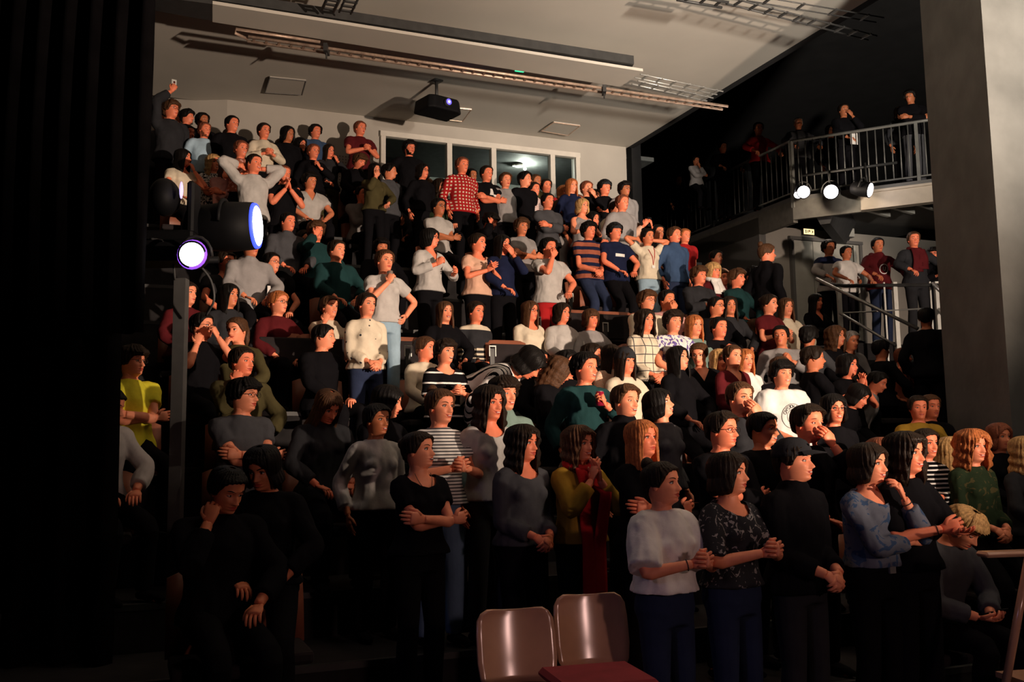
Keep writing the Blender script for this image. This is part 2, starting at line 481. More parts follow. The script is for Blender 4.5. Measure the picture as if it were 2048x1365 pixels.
# arm poses: (wrist, elbow hint, hand direction, palm normal, curl) for the person's right hand (x<0) and left hand (x>0)
def mir(a): return ((-a[0][0], a[0][1], a[0][2]), (-a[1][0], a[1][1], a[1][2]), (-a[2][0], a[2][1], a[2][2]), (-a[3][0], a[3][1], a[3][2]), a[4])
DOWN = ((-.235, -.03, .90), (-.4, 1, 0), (0, -.15, -1), (1, 0, 0), .35)
LOWC = ((-.055, -.225, .99), (-.6, 1, -.1), (.75, -.25, -.6), (.1, .8, -.2), .9)
CLAP = ((-.045, -.265, 1.20), (-1, 0, -1), (.35, -.6, .7), (1, .1, .1), .25)
CLAPM = ((-.05, -.26, 1.17), (-1, 0, -1), (.5, -.7, .25), (.6, .6, 0), 1.1)
PRAY = ((-.032, -.195, 1.345), (-.8, 0, -1), (.14, .02, 1), (1, 0, 0), .15)
CROSS = ((.13, -.185, 1.145), (-1, -.1, -.6), (1, .1, .15), (0, 1, 0), .5)
CROSL = ((-.12, -.215, 1.165), (1, -.1, -.6), (-1, .25, .1), (0, 1, 0), .5)
CHIN = ((.01, -.165, 1.39), (-.4, -.4, -1), (-.05, .1, 1), (0, 1, 0), 1.3)
CHEEK = ((-.10, -.135, 1.405), (-.6, -.4, -1), (.25, .15, 1), (.6, .9, 0), 1.0)
MOUTHH = ((-.045, -.175, 1.44), (-.5, -.4, -1), (.55, .02, .8), (.1, 1, 0), .6)
HIP = ((-.215, -.06, 1.00), (-1, .4, .1), (.5, -.6, -.5), (.9, .1, 0), .6)
BEHIND = ((-.13, .085, 1.56), (-1, -.1, .5), (.9, .4, .2), (0, -1, 0), .6)
PHOTO = ((-.075, -.30, 1.60), (-.9, .1, -.8), (.3, -.3, .9), (.6, .6, .1), 1.0)
PHUP = ((-.03, -.10, 1.80), (-1, -.3, .2), (.3, -.1, 1), (.3, 1, 0), 1.0)
RAIL = ((-.26, -.30, 1.06), (-.7, .6, .2), (.1, -.8, -.5), (0, .2, -1), .9)
KNEE = ((-.12, -.27, .99), (-1, .2, .0), (.5, -.8, -.2), (0, -.1, -1), .7)
PHLAP = ((-.06, -.30, 1.10), (-1, .1, -.6), (.35, -.8, .25), (.2, .3, 1), .9)
FIST = ((-.03, -.22, 1.28), (-1, -.1, -.8), (.4, -.3, .8), (.7, .6, 0), 1.4)
FOREH = ((-.055, -.16, 1.50), (-.7, -.5, -.8), (.4, .05, .9), (0, 1, 0), .8)
POSES = {
 'down': (DOWN, mir(DOWN)), 'lowclasp': (LOWC, mir(LOWC)), 'clap': (CLAP, mir(CLAP)), 'clasp': (CLAPM, mir(CLAPM)), 'pray': (PRAY, mir(PRAY)),
 'cross': (CROSS, CROSL), 'chin': (CROSS, mir(CHIN)), 'cheek': (CHEEK, mir(KNEE)), 'cheekL': (KNEE, mir(CHEEK)), 'mouth': (MOUTHH, mir(KNEE)), 'mouthL': (KNEE, mir(MOUTHH)),
 'hip': (DOWN, mir(HIP)), 'drinkhip': (((-.03, -.19, 1.33), (-.6, -.5, -1), (.2, .0, 1), (.7, .7, 0), 1.1), mir(HIP)),
 'behind': (BEHIND, mir(BEHIND)), 'photo': (PHOTO, mir(PHOTO)), 'phoneup': (PHUP, mir(DOWN)), 'rail': (RAIL, mir(RAIL)), 'knees': (KNEE, mir(KNEE)),
 'phone': (PHLAP, mir(PHLAP)), 'fist': (DOWN, mir(FIST)), 'fists': (((-.10, -.26, 1.22), (-1, 0, -1), (.3, -.6, .7), (.8, .2, .1), 1.3), ((.12, -.30, 1.12), (1, 0, -1), (.1, -.8, .5), (-.8, .2, .1), 1.3)),
 'forehead': (FOREH, mir(KNEE)), 'back': (((-.12, .16, 1.02), (-1, .6, 0), (.6, .3, -.5), (0, -1, 0), .6), ((.12, .16, 1.02), (1, .6, 0), (-.6, .3, -.5), (0, -1, 0), .6)),
 'fingermouth': (CROSS, ((.075, -.185, 1.385), (.5, -.4, -1), (-.35, .15, 1), (-.5, .6, 0), .75)),
 'out': (CLAPM, ((-.03, -.34, 1.16), (1, 0, -1), (-.4, -.9, .1), (0, 0, 1), .25)),
 'temples': (CHEEK, ((.05, -.22, 1.47), (.6, -.4, -1), (-.4, .1, 1), (-.5, .7, 0), 1.3)),
}

def lean(P, pz, a, b=0.0):
    P = np.array(P, float); y = P[..., 1].copy(); z = P[..., 2] - pz; x = P[..., 0].copy()
    ca, sa = math.cos(a), math.sin(a)
    y2 = y * ca - z * sa; z2 = z * ca + y * sa
    cb, sb = math.cos(b), math.sin(b)
    return np.stack([x * cb + z2 * sb, y2, pz + z2 * cb - x * sb], -1)
def leanv(v, a, b=0.0): return lean(v, 0.0, a, b)

TOR = [(.84, .145, .100, .005), (.90, .168, .115, .008), (.96, .162, .112, .008), (1.02, .145, .100, .003), (1.08, .136, .094, 0), (1.15, .143, .100, 0), (1.22, .155, .112, 0),
       (1.29, .160, .114, .004), (1.345, .152, .102, .008), (1.385, .122, .082, .012), (1.415, .088, .068, .014), (1.435, .075, .062, .013), (1.455, .056, .056, .011)]

def build_body(key):
    """returns (skin V,F), (shirt V,F), (trousers V,F), (shoes V,F), head pivot, hands"""
    pose, pz, ln, side, fem, sleeve, loose, vox, skirt, neck, hem = key
    dz = pz - .93
    sh = .150 if fem else .176
    fw = .93 if fem else 1.04
    def T(p): return lean((p[0], p[1], p[2] + dz), pz, ln, side)
    def torso(inf, z0, z1, flare=0.0):
        V = []; n = 20; rows = []
        zz = np.linspace(z0, z1, 15)
        ta = np.array(TOR)
        for z in zz:
            rx, ry, yo = [np.interp(z, ta[:, 0], ta[:, k]) for k in (1, 2, 3)]
            rx *= fw
            if fem:
                if z > 1.0: rx *= .97
                if z < 1.0: rx *= 1.07
            for j in range(n):
                t = 2 * math.pi * j / n
                x, y = math.cos(t), math.sin(t)
                ix = inf + flare * max(0, (z0 + .3 - z) / .3)
                px_, py_ = (rx + ix) * np.sign(x) * abs(x) ** .85, (ry + ix) * np.sign(y) * abs(y) ** .85 + yo
                V.append(T((px_, py_, z)))
        k = len(zz)
        Fs = [(i * n + j, i * n + (j + 1) % n, (i + 1) * n + (j + 1) % n, (i + 1) * n + j) for i in range(k - 1) for j in range(n)]
        Fs += [tuple(range(n))[::-1], tuple((k - 1) * n + j for j in range(n))]
        return np.array(V), Fs
    arms = []
    for s, ap in ((-1, POSES[pose][0]), (1, POSES[pose][1])):
        S = np.array((s * sh, .008, 1.360))
        E, Wt = ik(S, ap[0], .285, .25, ap[1])
        arms.append((s, T(S), T(E), T(Wt), leanv(ap[2], ln, side), leanv(ap[3], ln, side), ap[4], T((s * .06, .006, 1.375))))
    # legs
    kz = .49; 
    thigh = .42; dyk = math.sqrt(max(0, thigh ** 2 - min(thigh, abs(pz - .03 - kz)) ** 2))
    if pz > .88: dyk = .02
    legs = []
    for s in (-1, 1):
        hip = np.array((s * .088, .0, pz - .03)); kx = .10 if pz > .8 else .125
        knee = np.array((s * kx, -dyk, kz)); ank = np.array((s * (kx + .01), -dyk * .92 + (.03 if pz > .8 else .0), .085))
        legs.append((s, hip, knee, ank))
    def armtube(mb, a, inf, t_end, n=10, w0=None):
        s, S, E, W_, hd, pn, cu, C = a
        pts, rad = smoothcurve([C, S, S + (E - S) * .3, S + (E - S) * .65, E, E + (W_ - E) * .35, W_], [.045, .044 if fem else .052, .042 if fem else .049, .037 if fem else .043, .035 if fem else .040, .035 if fem else .040, .025 if fem else .028], 3)
        k = len(pts)
        if t_end < 1: k = max(4, int(round(t_end * (len(pts) - 1))) + 1)
        cuff = np.array([inf * (1 + (.7 if (t_end < 1) else .25) * i / k * (loose)) for i in range(k)])
        v, f = tube(pts[:k], np.array(rad[:k]) + cuff, n); mb.add(v, f)
    def remesh(mb, voxel, smooth_it):
        o = mb.build('tmp', SKINS[0])
        m = o.modifiers.new('r', 'REMESH'); m.mode = 'VOXEL'; m.voxel_size = voxel
        if smooth_it:
            sm = o.modifiers.new('s', 'SMOOTH'); sm.iterations = smooth_it; sm.factor = .5
        dg = bpy.context.evaluated_depsgraph_get(); ev = o.evaluated_get(dg); me = ev.to_mesh()
        nv, nf = len(me.vertices), len(me.polygons)
        V = np.zeros(nv * 3); me.vertices.foreach_get('co', V); V = V.reshape(-1, 3)
        Fq = [tuple(p.vertices) for p in me.polygons]
        ev.to_mesh_clear(); mo = o.data; bpy.data.objects.remove(o); bpy.data.meshes.remove(mo)
        return V, Fq
    # skin body
    mb = MB(); v, f = torso(0, .87, 1.455); mb.add(v, f)
    v, f = tube([T((0, .014, 1.36)), T((0, .008, 1.43)), T((0, .0, 1.50))], [.06, .056, .052], 12); mb.add(v, f)
    for a in arms: armtube(mb, a, 0, 1)
    for s, h, k, an in legs:
        pts, rad = smoothcurve([h + (0, 0, .03), h + (k - h) * .35, k, k + (an - k) * .3, an], [.082, .078, .055, .055, .037], 3)
        v, f = tube(pts, rad, 10); mb.add(v, f)
        v, f = tube([an + (0, .03, -.03), an + (0, -.03, -.045), an + (0, -.15, -.06)], [.035, .035, .025], 8); mb.add(v, f)
    skin = remesh(mb, vox, 2)
    # shirt
    inf = .011 + .006 * loose
    mb = MB(); v, f = torso(inf, hem, 1.44 if neck != 'high' else 1.47, .010 + .012 * loose); mb.add(v, f)
    if neck == 'high' or neck == 'hood':
        v, f = tube([T((0, .012, 1.40)), T((0, .01, 1.45)), T((0, .012, 1.485 if neck == 'high' else 1.46))], [.08, .066 if neck == 'high' else .085, .064 if neck == 'high' else .075], 14); mb.add(v, f)
    if neck == 'hood':
        v, f = tube([T((-.09, -.02, 1.43)), T((-.07, .07, 1.44)), T((0, .11, 1.43)), T((.07, .07, 1.44)), T((.09, -.02, 1.43))], [.02, .045, .055, .045, .02], 10); mb.add(v, f)
    if fem:
        for s in (-1, 1):
            e, ef = ellipsoid((s * .072, -.085, 1.255), (.062, .055, .06), 12, 8); mb.add(np.array([T(q) for q in e]), ef)
    te = {'long': .97, 'short': .46, 'elbow': .62, 'none': 0}[sleeve]
    if te:
        for a in arms: armtube(mb, a, inf * .95 + (.006 if loose > 1 else 0), te)
    shirt = remesh(mb, max(vox, .011), 2)
    V, Fq = shirt
    # folds
    fr = 9.0
    amp = .009 + .004 * loose
    nn = np.zeros(len(V))
    for i, v in enumerate(V): nn[i] = noise.noise(Vector((v[0] * fr + pz * 7, v[1] * fr + ln * 5, v[2] * fr * .55))) + .5 * noise.noise(Vector((v[0] * 24, v[1] * 24 + pz, v[2] * 13)))
    c = T((0, 0, 1.15)); d = V - c; d[:, 2] *= .2; d = d / (np.linalg.norm(d, axis=1)[:, None] + 1e-6)
    V = V + d * (nn * amp + .002)[:, None]
    if neck in ('v', 'scoop'):
        Ti = V.copy()
        # torso-space coordinates
        y = V[:, 1]; z = V[:, 2] - pz
        ca, sa = math.cos(-ln), math.sin(-ln)
        cb, sb = math.cos(-side), math.sin(-side)
        x2 = V[:, 0] * cb + z * sb; z2 = z * cb - V[:, 0] * sb
        y3 = y * ca - z2 * sa; z3 = z2 * ca + y * sa + pz - dz
        TS = np.stack([x2, y3, z3], -1)
        bm = bmesh.new(); vs = [bm.verts.new(q) for q in TS]
        for q in Fq: bm.faces.new([vs[i] for i in q])
        def cutp(co, no): bmesh.ops.bisect_plane(bm, geom=bm.verts[:] + bm.edges[:] + bm.faces[:], plane_co=co, plane_no=no)
        if neck == 'v':
            pts = [(0, 1.285), (.085, 1.44)]
        else:
            pts = [(0, 1.350), (.05, 1.362), (.095, 1.395), (.125, 1.44)]
        for s_ in (-1, 1):
            for (xa, za), (xb, zb_) in zip(pts, pts[1:]):
                dx, dz_ = xb - xa, zb_ - za; cutp((s_ * xa, 0, za), (s_ * -dz_, 0, dx))
        cutp((0, .025, 0), (0, 1, 0))
        kill = []
        for fc in bm.faces:
            c_ = fc.calc_center_median()
            if c_.y < .025 and abs(c_.x) < pts[-1][0] + .03:
                lim = np.interp(abs(c_.x), [p_[0] for p_ in pts], [p_[1] for p_ in pts])
                if abs(c_.x) <= pts[-1][0] and c_.z > lim: kill.append(fc)
        bmesh.ops.delete(bm, geom=kill, context='FACES')
        bm.verts.ensure_lookup_table(); bm.verts.index_update()
        V = np.array([T((v_.co.x, v_.co.y, v_.co.z)) for v_ in bm.verts])
        Fq = [tuple(v_.index for v_ in fc.verts) for fc in bm.faces]
        bm.free()
    shirt = (V, Fq)
    # trousers or skirt
    mb = MB(); v, f = torso(.018, .82, 1.01); mb.add(v, f)
    for s, h, k, an in legs:
        lo = .012 if not skirt else .03
        pts, rad = smoothcurve([h + (0, .0, .04), h + (k - h) * .35, k, k + (an - k) * .35, an + (0, 0, -.01)], [.092, .088, .064 + lo * .3, .062 + lo * .6, .048 + lo], 3)
        v, f = tube(pts, rad, 12); mb.add(v, f)
    trous = remesh(mb, max(vox, .013), 2)
    shoes = []
    for s, h, k, an in legs:
        v, f = tube([an + (0, .06, -.05), an + (0, .03, -.045), an + (0, -.04, -.04), an + (s * .01, -.12, -.052), an + (s * .015, -.19, -.058)], [.02, .042, .046, .042, .02], 10, up=(0, 0, 1), squash=.75); shoes.append((v, f))
    return skin, shirt, trous, shoes, arms
BODIES = {}
def hand_geo(a, fine):
    s, S, E, W_, hd, pn, curl, C = a
    d = unit(hd * .75 + unit(W_ - E) * .35); pn = unit(pn - d * np.dot(pn, d)); t = unit(np.cross(d, pn)) * (1 if s < 0 else -1)
    # t points to the thumb side
    mb = MB(); n = 8 if fine else 6
    o = W_ - d * .012
    v, f = tube([o, W_ + d * .02, W_ + d * .055, W_ + d * .088, W_ + d * .094], [.024, .033, .042, .040, .028], 10 if fine else 8, up=pn, squash=.40); mb.add(v, f)
    for i, (off, L) in enumerate(((.030, .070), (.010, .078), (-.011, .073), (-.031, .058))):
        p = W_ + d * (.085 - .006 * abs(i - 1)) + t * off; dd = d + t * off * 2.0; pts = [p]; c = 0
        for seg, fr in enumerate((.44, .32, .24)):
            c += curl * (.55, .75, .5)[seg] * (1 + .08 * i)
            dir_ = unit(unit(dd) * math.cos(c) + pn * math.sin(c)); pts.append(pts[-1] + dir_ * L * fr)
        v, f = tube(pts, [.0092, .0088, .0080, .0055], n); mb.add(v, f)
    p = W_ + d * .028 + t * .026
    c = unit(d * .75 + t * .75 + pn * .35); c2 = unit(d + pn * (.3 + .3 * curl) + t * .1)
    v, f = tube([p - c * .01, p + c * .03, p + c * .036 + c2 * .026, p + c * .036 + c2 * .046], [.014, .012, .010, .006], n); mb.add(v, f)
    return np.concatenate(mb.V), mb.F

def put(o, parent, M=None):
    COL.objects.link(o); o.parent = parent
    if M is not None: o.matrix_local = M
    return o

def person(label, loc, yaw, pose='down', pz=.93, scale=1.0, ln=0.0, side=0.0, fem=False, head=(0, 0, 0), hair='short', hc='dark', skin=0,
           top='black', sleeve='long', loose=1, neck='', bottom='black', near=False, group=None, smile=0.0, mopen=0.0, glasses=False, beard=False,
           skirt=False, extras=(), seed=0, hem=None):
    if hem is None: hem = .93 if fem else .88
    vox = .0095 if near else .018
    key = (pose, round(pz, 2), round(ln, 2), round(side, 2), fem, sleeve, loose, vox, skirt, neck, hem)
    if key not in BODIES:
        sk, sh, tr, so, arms = build_body(key)
        ms = []
        for nm, (V, Fq) in (('shirt', sh), ('trousers', tr), ('shoe', so[0]), ('shoe', so[1])):
            me = bpy.data.meshes.new(nm); me.from_pydata(V.tolist(), [], Fq); me.materials.append(SKINS[0])
            me.polygons.foreach_set('use_smooth', np.ones(len(me.polygons), dtype=bool)); ms.append(me)
        BODIES[key] = (sk, ms, [hand_geo(a, near) for a in arms], arms)
    sk, ms, hands, arms = BODIES[key]
    fine = near
    hV, hF, hM = get_head(fine, fem, round(smile, 1), round(mopen, 1))
    piv = np.array(lean((0, .012, 1.445 + pz - .93), pz, ln, side))
    MH = Matrix.Translation(piv.tolist()) @ Matrix.Rotation(side * .5, 4, 'Y') @ Matrix.Rotation(ln * .45, 4, 'X') @ Matrix.Rotation(R(head[0]), 4, 'Z') @ Matrix.Rotation(R(-head[1]), 4, 'X') @ Matrix.Rotation(R(head[2]), 4, 'Y') @ Matrix.Translation((0, -.022, .138))
    A = np.array(MH)
    hV2 = hV @ A[:3, :3].T + A[:3, 3]
    mb = MB(); mb.add(sk[0], sk[1]); n0 = len(mb.M)
    mb.add(hV2, hF); mb.M[n0:] = hM
    for v, f in hands: mb.add(v, f)
    o = mb.build('person', [SKINS[skin], LIP, EYEW, EYED, HAIRM[hc if hc != 'blond' else 'brown'], MOUTH, TEETH], smooth=True)
    o['label'] = label; o['category'] = 'person'
    if group: o['group'] = group
    for me, nm, k in zip(ms, ('shirt', 'skirt' if skirt else 'trousers', 'shoe', 'shoe'), (top, bottom, 'black', 'black')):
        c = put(bpy.data.objects.new(nm, me), o)
        c.material_slots[0].link = 'OBJECT'; c.material_slots[0].material = cloth(k, round(pz - .93, 2))
    if hair in ('cap', 'beanie', 'curlyhat'):
        hs = 'short' if hair == 'cap' else 'long' if hair == 'beanie' else 'curly'
    else: hs = hair
    h = put(bpy.data.objects.new('hair', get_hair(hs, seed % 3, fine)), o, MH)
    h.material_slots[0].link = 'OBJECT'; h.material_slots[0].material = HAIRM[hc]
    if hair in ('cap', 'beanie', 'curlyhat'):
        mbh = MB(); n = 24
        rr = []
        lv = (.118 + .022, .112 + .022, .095 + .018, .07 + .012, .045 + .006, .03) if hair != 'beanie' else (.15, .14, .115, .08, .05, .025)
        fac = (.05, .45, .78, .96, 1.04, 1.05)
        V = [(math.sin(2 * math.pi * j / n) * .092 * fc, .008 - math.cos(2 * math.pi * j / n) * .112 * fc, z - (.0 if hair != 'cap' else 0)) for z, fc in zip(lv, fac) for j in range(n)]
        V += [(math.sin(2 * math.pi * j / n) * .088, .008 - math.cos(2 * math.pi * j / n) * .108, lv[-1] + .004) for j in range(n)]
        V += [(math.sin(2 * math.pi * j / n) * .07, .008 - math.cos(2 * math.pi * j / n) * .09, lv[-2]) for j in range(n)]
        Fs = [(i * n + j, (i + 1) * n + j, (i + 1) * n + (j + 1) % n, i * n + (j + 1) % n) for i in range(7) for j in range(n)]
        mbh.add(V, Fs)
        if hair == 'cap':
            B = []
            for q in (0, 1):
                for i in range(9):
                    t = -1 + 2 * i / 8
                    for rad in (0, 1):
                        B.append((t * .078, -.085 - .03 * math.sqrt(max(0, 1 - t * t)) - rad * .075 * math.sqrt(max(0.02, 1 - t * t)), .052 - rad * .018 - q * .004 + .006 * (1 - t * t)))
            Fb = [(2 * i, 2 * i + 1, 2 * i + 3, 2 * i + 2) for i in range(8)] + [(18 + 2 * i, 18 + 2 * i + 2, 18 + 2 * i + 3, 18 + 2 * i + 1) for i in range(8)] + [(2 * i + 1, 18 + 2 * i + 1, 18 + 2 * i + 3, 2 * i + 3) for i in range(8)]
            mbh.add(B, Fb)
        hat = mbh.build('cap' if hair == 'cap' else 'hat', cloth('charcoal' if 'tealhat' not in extras else 'teal'), o, True)
        hat.matrix_local = MH
        if hair == 'cap':
            lg = MB(); lg.box((.0, -.108, .088), (.03, .004, .014)); lo = lg.build('cap_badge', cloth('white'), hat); lo.rotation_euler.x = 0
    if glasses:
        g = MB()
        for s in (-1, 1):
            ring = [(s * .033 + .021 * math.cos(t), -.102, .000 + .017 * math.sin(t)) for t in np.linspace(0, 2 * math.pi, 15)]
            v, f = tube(ring, .0017, 5, up=(0, 1, 0)); g.add(v, f)
            v, f = tube([(s * .054, -.10, .004), (s * .074, -.06, .006), (s * .080, .0, .004)], .0016, 5); g.add(v, f)
        v, f = tube([(-.013, -.102, .003), (0, -.106, .006), (.013, -.102, .003)], .0017, 5); g.add(v, f)
        go = g.build('glasses', mat('glasses_frame', (.02, .02, .022), .15, .5, spec=.8), o, True); go.matrix_local = MH
    if beard:
        ph = np.linspace(-1.45, 1.45, 27); zs = np.linspace(-.118, -.030, 10)
        V = []
        for z in zs:
            for p in ph:
                x, y = head_base(np.array(p), np.array(z)); x, y = float(x), float(y); r = math.hypot(x, y)
                V.append((x / r * (r + .003), y / r * (r + .003), z))
        Fs = []
        for i in range(9):
            for j in range(26):
                zc = (zs[i] + zs[i + 1]) / 2; pc_ = abs(ph[j] + ph[j + 1]) / 2
                if zc < -.086 - .02 * (pc_ < .3) or pc_ > .85 + max(0, zc + .07) * 9: Fs.append((i * 27 + j, i * 27 + j + 1, (i + 1) * 27 + j + 1, (i + 1) * 27 + j))
        bo = mesh_obj('beard', V, Fs, HAIRM[hc], None, o); bo.matrix_local = MH
    o.location = loc; o.rotation_euler = (0, 0, yaw); o.scale = (scale,) * 3
    return o, MH, arms
# ------------------------------------------------------------------ tiers
TIERV = [4.5 + .85 * k for k in range(13)]
TIERZ = [0, .24, .47, .77, 1.14, 1.60, 2.10, 2.62, 3.15, 3.69, 4.24, 4.80, 5.32]

def struct(o): o['kind'] = 'structure'; return o
def thing(name, label, cat, loc=(0, 0, 0), rz=0, group=None):
    o = bpy.data.objects.new(name, None); COL.objects.link(o)
    o.location = loc; o.rotation_euler = (0, 0, rz); o.empty_display_size = .1
    o['label'] = label; o['category'] = cat
    if group: o['group'] = group
    return o
def tag(o, label, cat, group=None):
    o['label'] = label; o['category'] = cat
    if group: o['group'] = group
    return o
def copy_tree(o, parent=None):
    c = o.copy(); COL.objects.link(c)
    if parent: c.parent = parent
    for ch in [x for x in bpy.data.objects if x.parent == o]: copy_tree(ch, c)
    return c

M_FLOOR = mat('stage_floor', (.045, .043, .045), .6, var=.25, scale=2.0, bump=.1)
M_TIER = mat('tier_carpet', (.018, .016, .017), .95, var=.3, scale=8)
M_WALL = mat('wall_paint', (.42, .39, .35), .85, var=.05, scale=2.0, bump=.05)
M_PERF = mat('perforated_panel', (.40, .365, .325), .8, var=.03, scale=2.0, kind='checker', col2=(.16, .14, .125), p=(.05, .42))
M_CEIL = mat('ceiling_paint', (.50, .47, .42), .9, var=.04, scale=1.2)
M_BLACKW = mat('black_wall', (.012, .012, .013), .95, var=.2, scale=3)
M_CONC = mat('column_concrete', (.135, .133, .125), .85, var=.22, scale=1.8, bump=.35)
M_GREYW = mat('grey_wall', (.16, .155, .15), .9, var=.1, scale=2)
M_FRAME = mat('pale_frame', (.62, .58, .52), .55, var=.05)
M_STEEL = mat('galvanised_steel', (.42, .42, .40), .4, .6, var=.15, scale=12)
M_PSTEEL = mat('white_steel', (.62, .62, .58), .45, .1, var=.08)
M_DSTEEL = mat('dark_steel', (.05, .05, .05), .5, .4)
M_WOOD = mat('beech_ply', (.62, .34, .22), .20, spec=.9, var=.12, scale=5)
M_SEATW = mat('seat_wood', (.30, .10, .055), .4, spec=.4, var=.2, scale=6)
M_SEATF = mat('seat_fabric', (.02, .015, .016), .9, var=.2, scale=10)

def box_uv(mb, u0, u1, v0, v1, z0, z1, m=0):
    b = [UV(u0, v0, z0), UV(u1, v0, z0), UV(u1, v1, z0), UV(u0, v1, z0)]
    t = [Vector((p.x, p.y, z1)) for p in b]
    mb.hexa(b, t, m)

mb = MB(); mb.box((2, 8, -.05), (26, 34, .1)); struct(mb.build('floor', M_FLOOR))
for k in range(1, 13):
    mb = MB(); box_uv(mb, -1.6, 10.85 if k < 8 else 8.9, TIERV[k] - .42, TIERV[k] + (.43 if k < 12 else .62), 0.0, TIERZ[k])
    struct(mb.build('seating_tier', M_TIER))
    mb = MB(); box_uv(mb, -1.6, 10.85 if k < 8 else 8.9, TIERV[k] - .424, TIERV[k] - .38, TIERZ[k] - .035, TIERZ[k] + .004)
    struct(mb.build('trim_%d' % k, M_DSTEEL))
# landing platform at the right
mb = MB(); box_uv(mb, 8.95, 14.0, 11.1, 14.5, 2.97, 3.22); struct(mb.build('landing_floor', M_TIER))

WV = 15.35        # back wall
p455 = at_v(455, 182, WV); pc = at_v(1252, 300, WV)
zt = 7.37
def wall_quad(name, a, b, z0, z1, th, m, holes=None):
    a, b = Vector((a.x, a.y, 0)), Vector((b.x, b.y, 0))
    d = (b - a).normalized(); n = Vector((-d.y, d.x, 0)) * th
    mb = MB()
    L = (b - a).length
    def seg(s0, s1, q0, q1):
        c = [a + d * s0, a + d * s1, a + d * s1 + n, a + d * s0 + n]
        mb.hexa([Vector((p.x, p.y, q0)) for p in c], [Vector((p.x, p.y, q1)) for p in c])
    if holes:
        (h0, h1, hz0, hz1) = holes
        seg(0, h0, z0, z1); seg(h1, L, z0, z1); seg(h0, h1, hz1, z1); seg(h0, h1, z0, hz0)
    else: seg(0, L, z0, z1)
    return struct(mb.build(name, m))
# back wall with the long window
wl, wr = at_v(765, 262, WV), at_v(1152, 312, WV)
a0 = Vector((p455.x, p455.y, 0)); s_l = (Vector((wl.x, wl.y, 0)) - a0).length; s_r = (Vector((wr.x, wr.y, 0)) - a0).length
ztop = (wl.z + wr.z) / 2
wall_quad('wall_back', p455, pc, 4.0, zt + .3, .2, M_WALL, (s_l, s_r, 5.0, ztop))
pl = Vector((p455.x - 3.5, p455.y + .1, 0))
wall_quad('wall_left', pl, p455, 4.0, zt + .3, .2, M_WALL)
# acoustic perforated panels on the back wall
for i, (x0, x1) in enumerate(((470, 560), (600, 745))):
    a, b = at_v(x0, 240, WV - .03), at_v(x1, 250, WV - .03)
    L = math.hypot(a.x - b.x, a.y - b.y)
    mb = MB(); mb.box((L / 2, 0, 0), (L, .03, 1.75)); o = mb.build('trim_%d' % (20 + i), M_PERF)
    o.location = (a.x, a.y, 5.75); o.rotation_euler.z = A22; struct(o)
# window: frame with four panes, things of the room
def window():
    root = None
    xs = [765, 897, 985, 1102, 1152]
    pts = [at_v(x, 280, WV - .02) for x in xs]
    a = pts[0]; S = [(p - a).dot(EU) for p in pts]
    fr = MB(); W_ = S[-1]
    fr.box((W_ / 2, 0, ztop - .04), (W_ + .1, .14, .09)); fr.box((W_ / 2, 0, 5.03), (W_ + .1, .16, .08))
    for i, s in enumerate(S):
        wd = .09 if i in (1, 2, 3) else .08
        fr.box((s, 0, (ztop + 5.0) / 2), (wd, .13, ztop - 5.0 - .08))
    o = fr.build('window_1', M_FRAME); o.location = (a.x, a.y, 0); o.rotation_euler.z = A22; struct(o)
    gl, nt, b = nodes_mat('window_glass')
    b.inputs['Base Color'].default_value = (.7, .75, .72, 1); b.inputs['Roughness'].default_value = .03
    b.inputs['Transmission Weight'].default_value = 1; b.inputs['IOR'].default_value = 1.06
    for i in range(4):
        mb = MB(); mb.box(((S[i] + S[i + 1]) / 2, .02, (ztop + 5) / 2), (S[i + 1] - S[i] - .09, .012, ztop - 5.1))
        mb.build('window_pane', gl, o)
window()
# room behind the window
e = EU; 
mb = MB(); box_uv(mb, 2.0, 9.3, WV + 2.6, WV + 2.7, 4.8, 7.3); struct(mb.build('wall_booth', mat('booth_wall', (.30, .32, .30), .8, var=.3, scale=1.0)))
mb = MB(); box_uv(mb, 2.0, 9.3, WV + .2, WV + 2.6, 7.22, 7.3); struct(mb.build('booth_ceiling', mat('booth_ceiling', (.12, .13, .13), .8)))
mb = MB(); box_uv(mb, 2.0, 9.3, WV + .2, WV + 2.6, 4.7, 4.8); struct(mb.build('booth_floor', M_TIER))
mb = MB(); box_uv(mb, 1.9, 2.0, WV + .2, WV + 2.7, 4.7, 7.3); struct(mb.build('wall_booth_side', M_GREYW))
for i, (px, py) in enumerate(((1037, 306), (800, 285), (1028, 318))):
    p = at_v(px, py, WV + (1.2 if i != 1 else 2.0)); p.z = min(p.z, 7.2)
    t = thing('ceiling_downlight', ('small lit downlight seen through the third window pane', 'faint row of small lights in the leftmost window pane', 'tiny second downlight below the lit one behind the window')[i], 'light', (p.x, p.y, 7.2))
    m_ = MB(); v, f = tube([(0, 0, 0), (0, 0, -.03)], .09 if i == 0 else .04, 14); m_.add(v, f); m_.build('housing', M_FRAME, t)
    m_ = MB(); v, f = tube([(0, 0, -.031), (0, 0, -.036)], .07 if i == 0 else .03, 14); m_.add(v, f); m_.build('lamp', emit('downlight_glow', (.95, 1, .9), 6), t)
pl_ = bpy.data.lights.new('booth_light', 'POINT'); pl_.energy = 60; pl_.color = (1, 1, .88); pl_.shadow_soft_size = .03
po = bpy.data.objects.new('booth_light', pl_); q = at_v(1037, 306, WV + 1.2); po.location = (q.x + .12, q.y, 7.12); COL.objects.link(po)
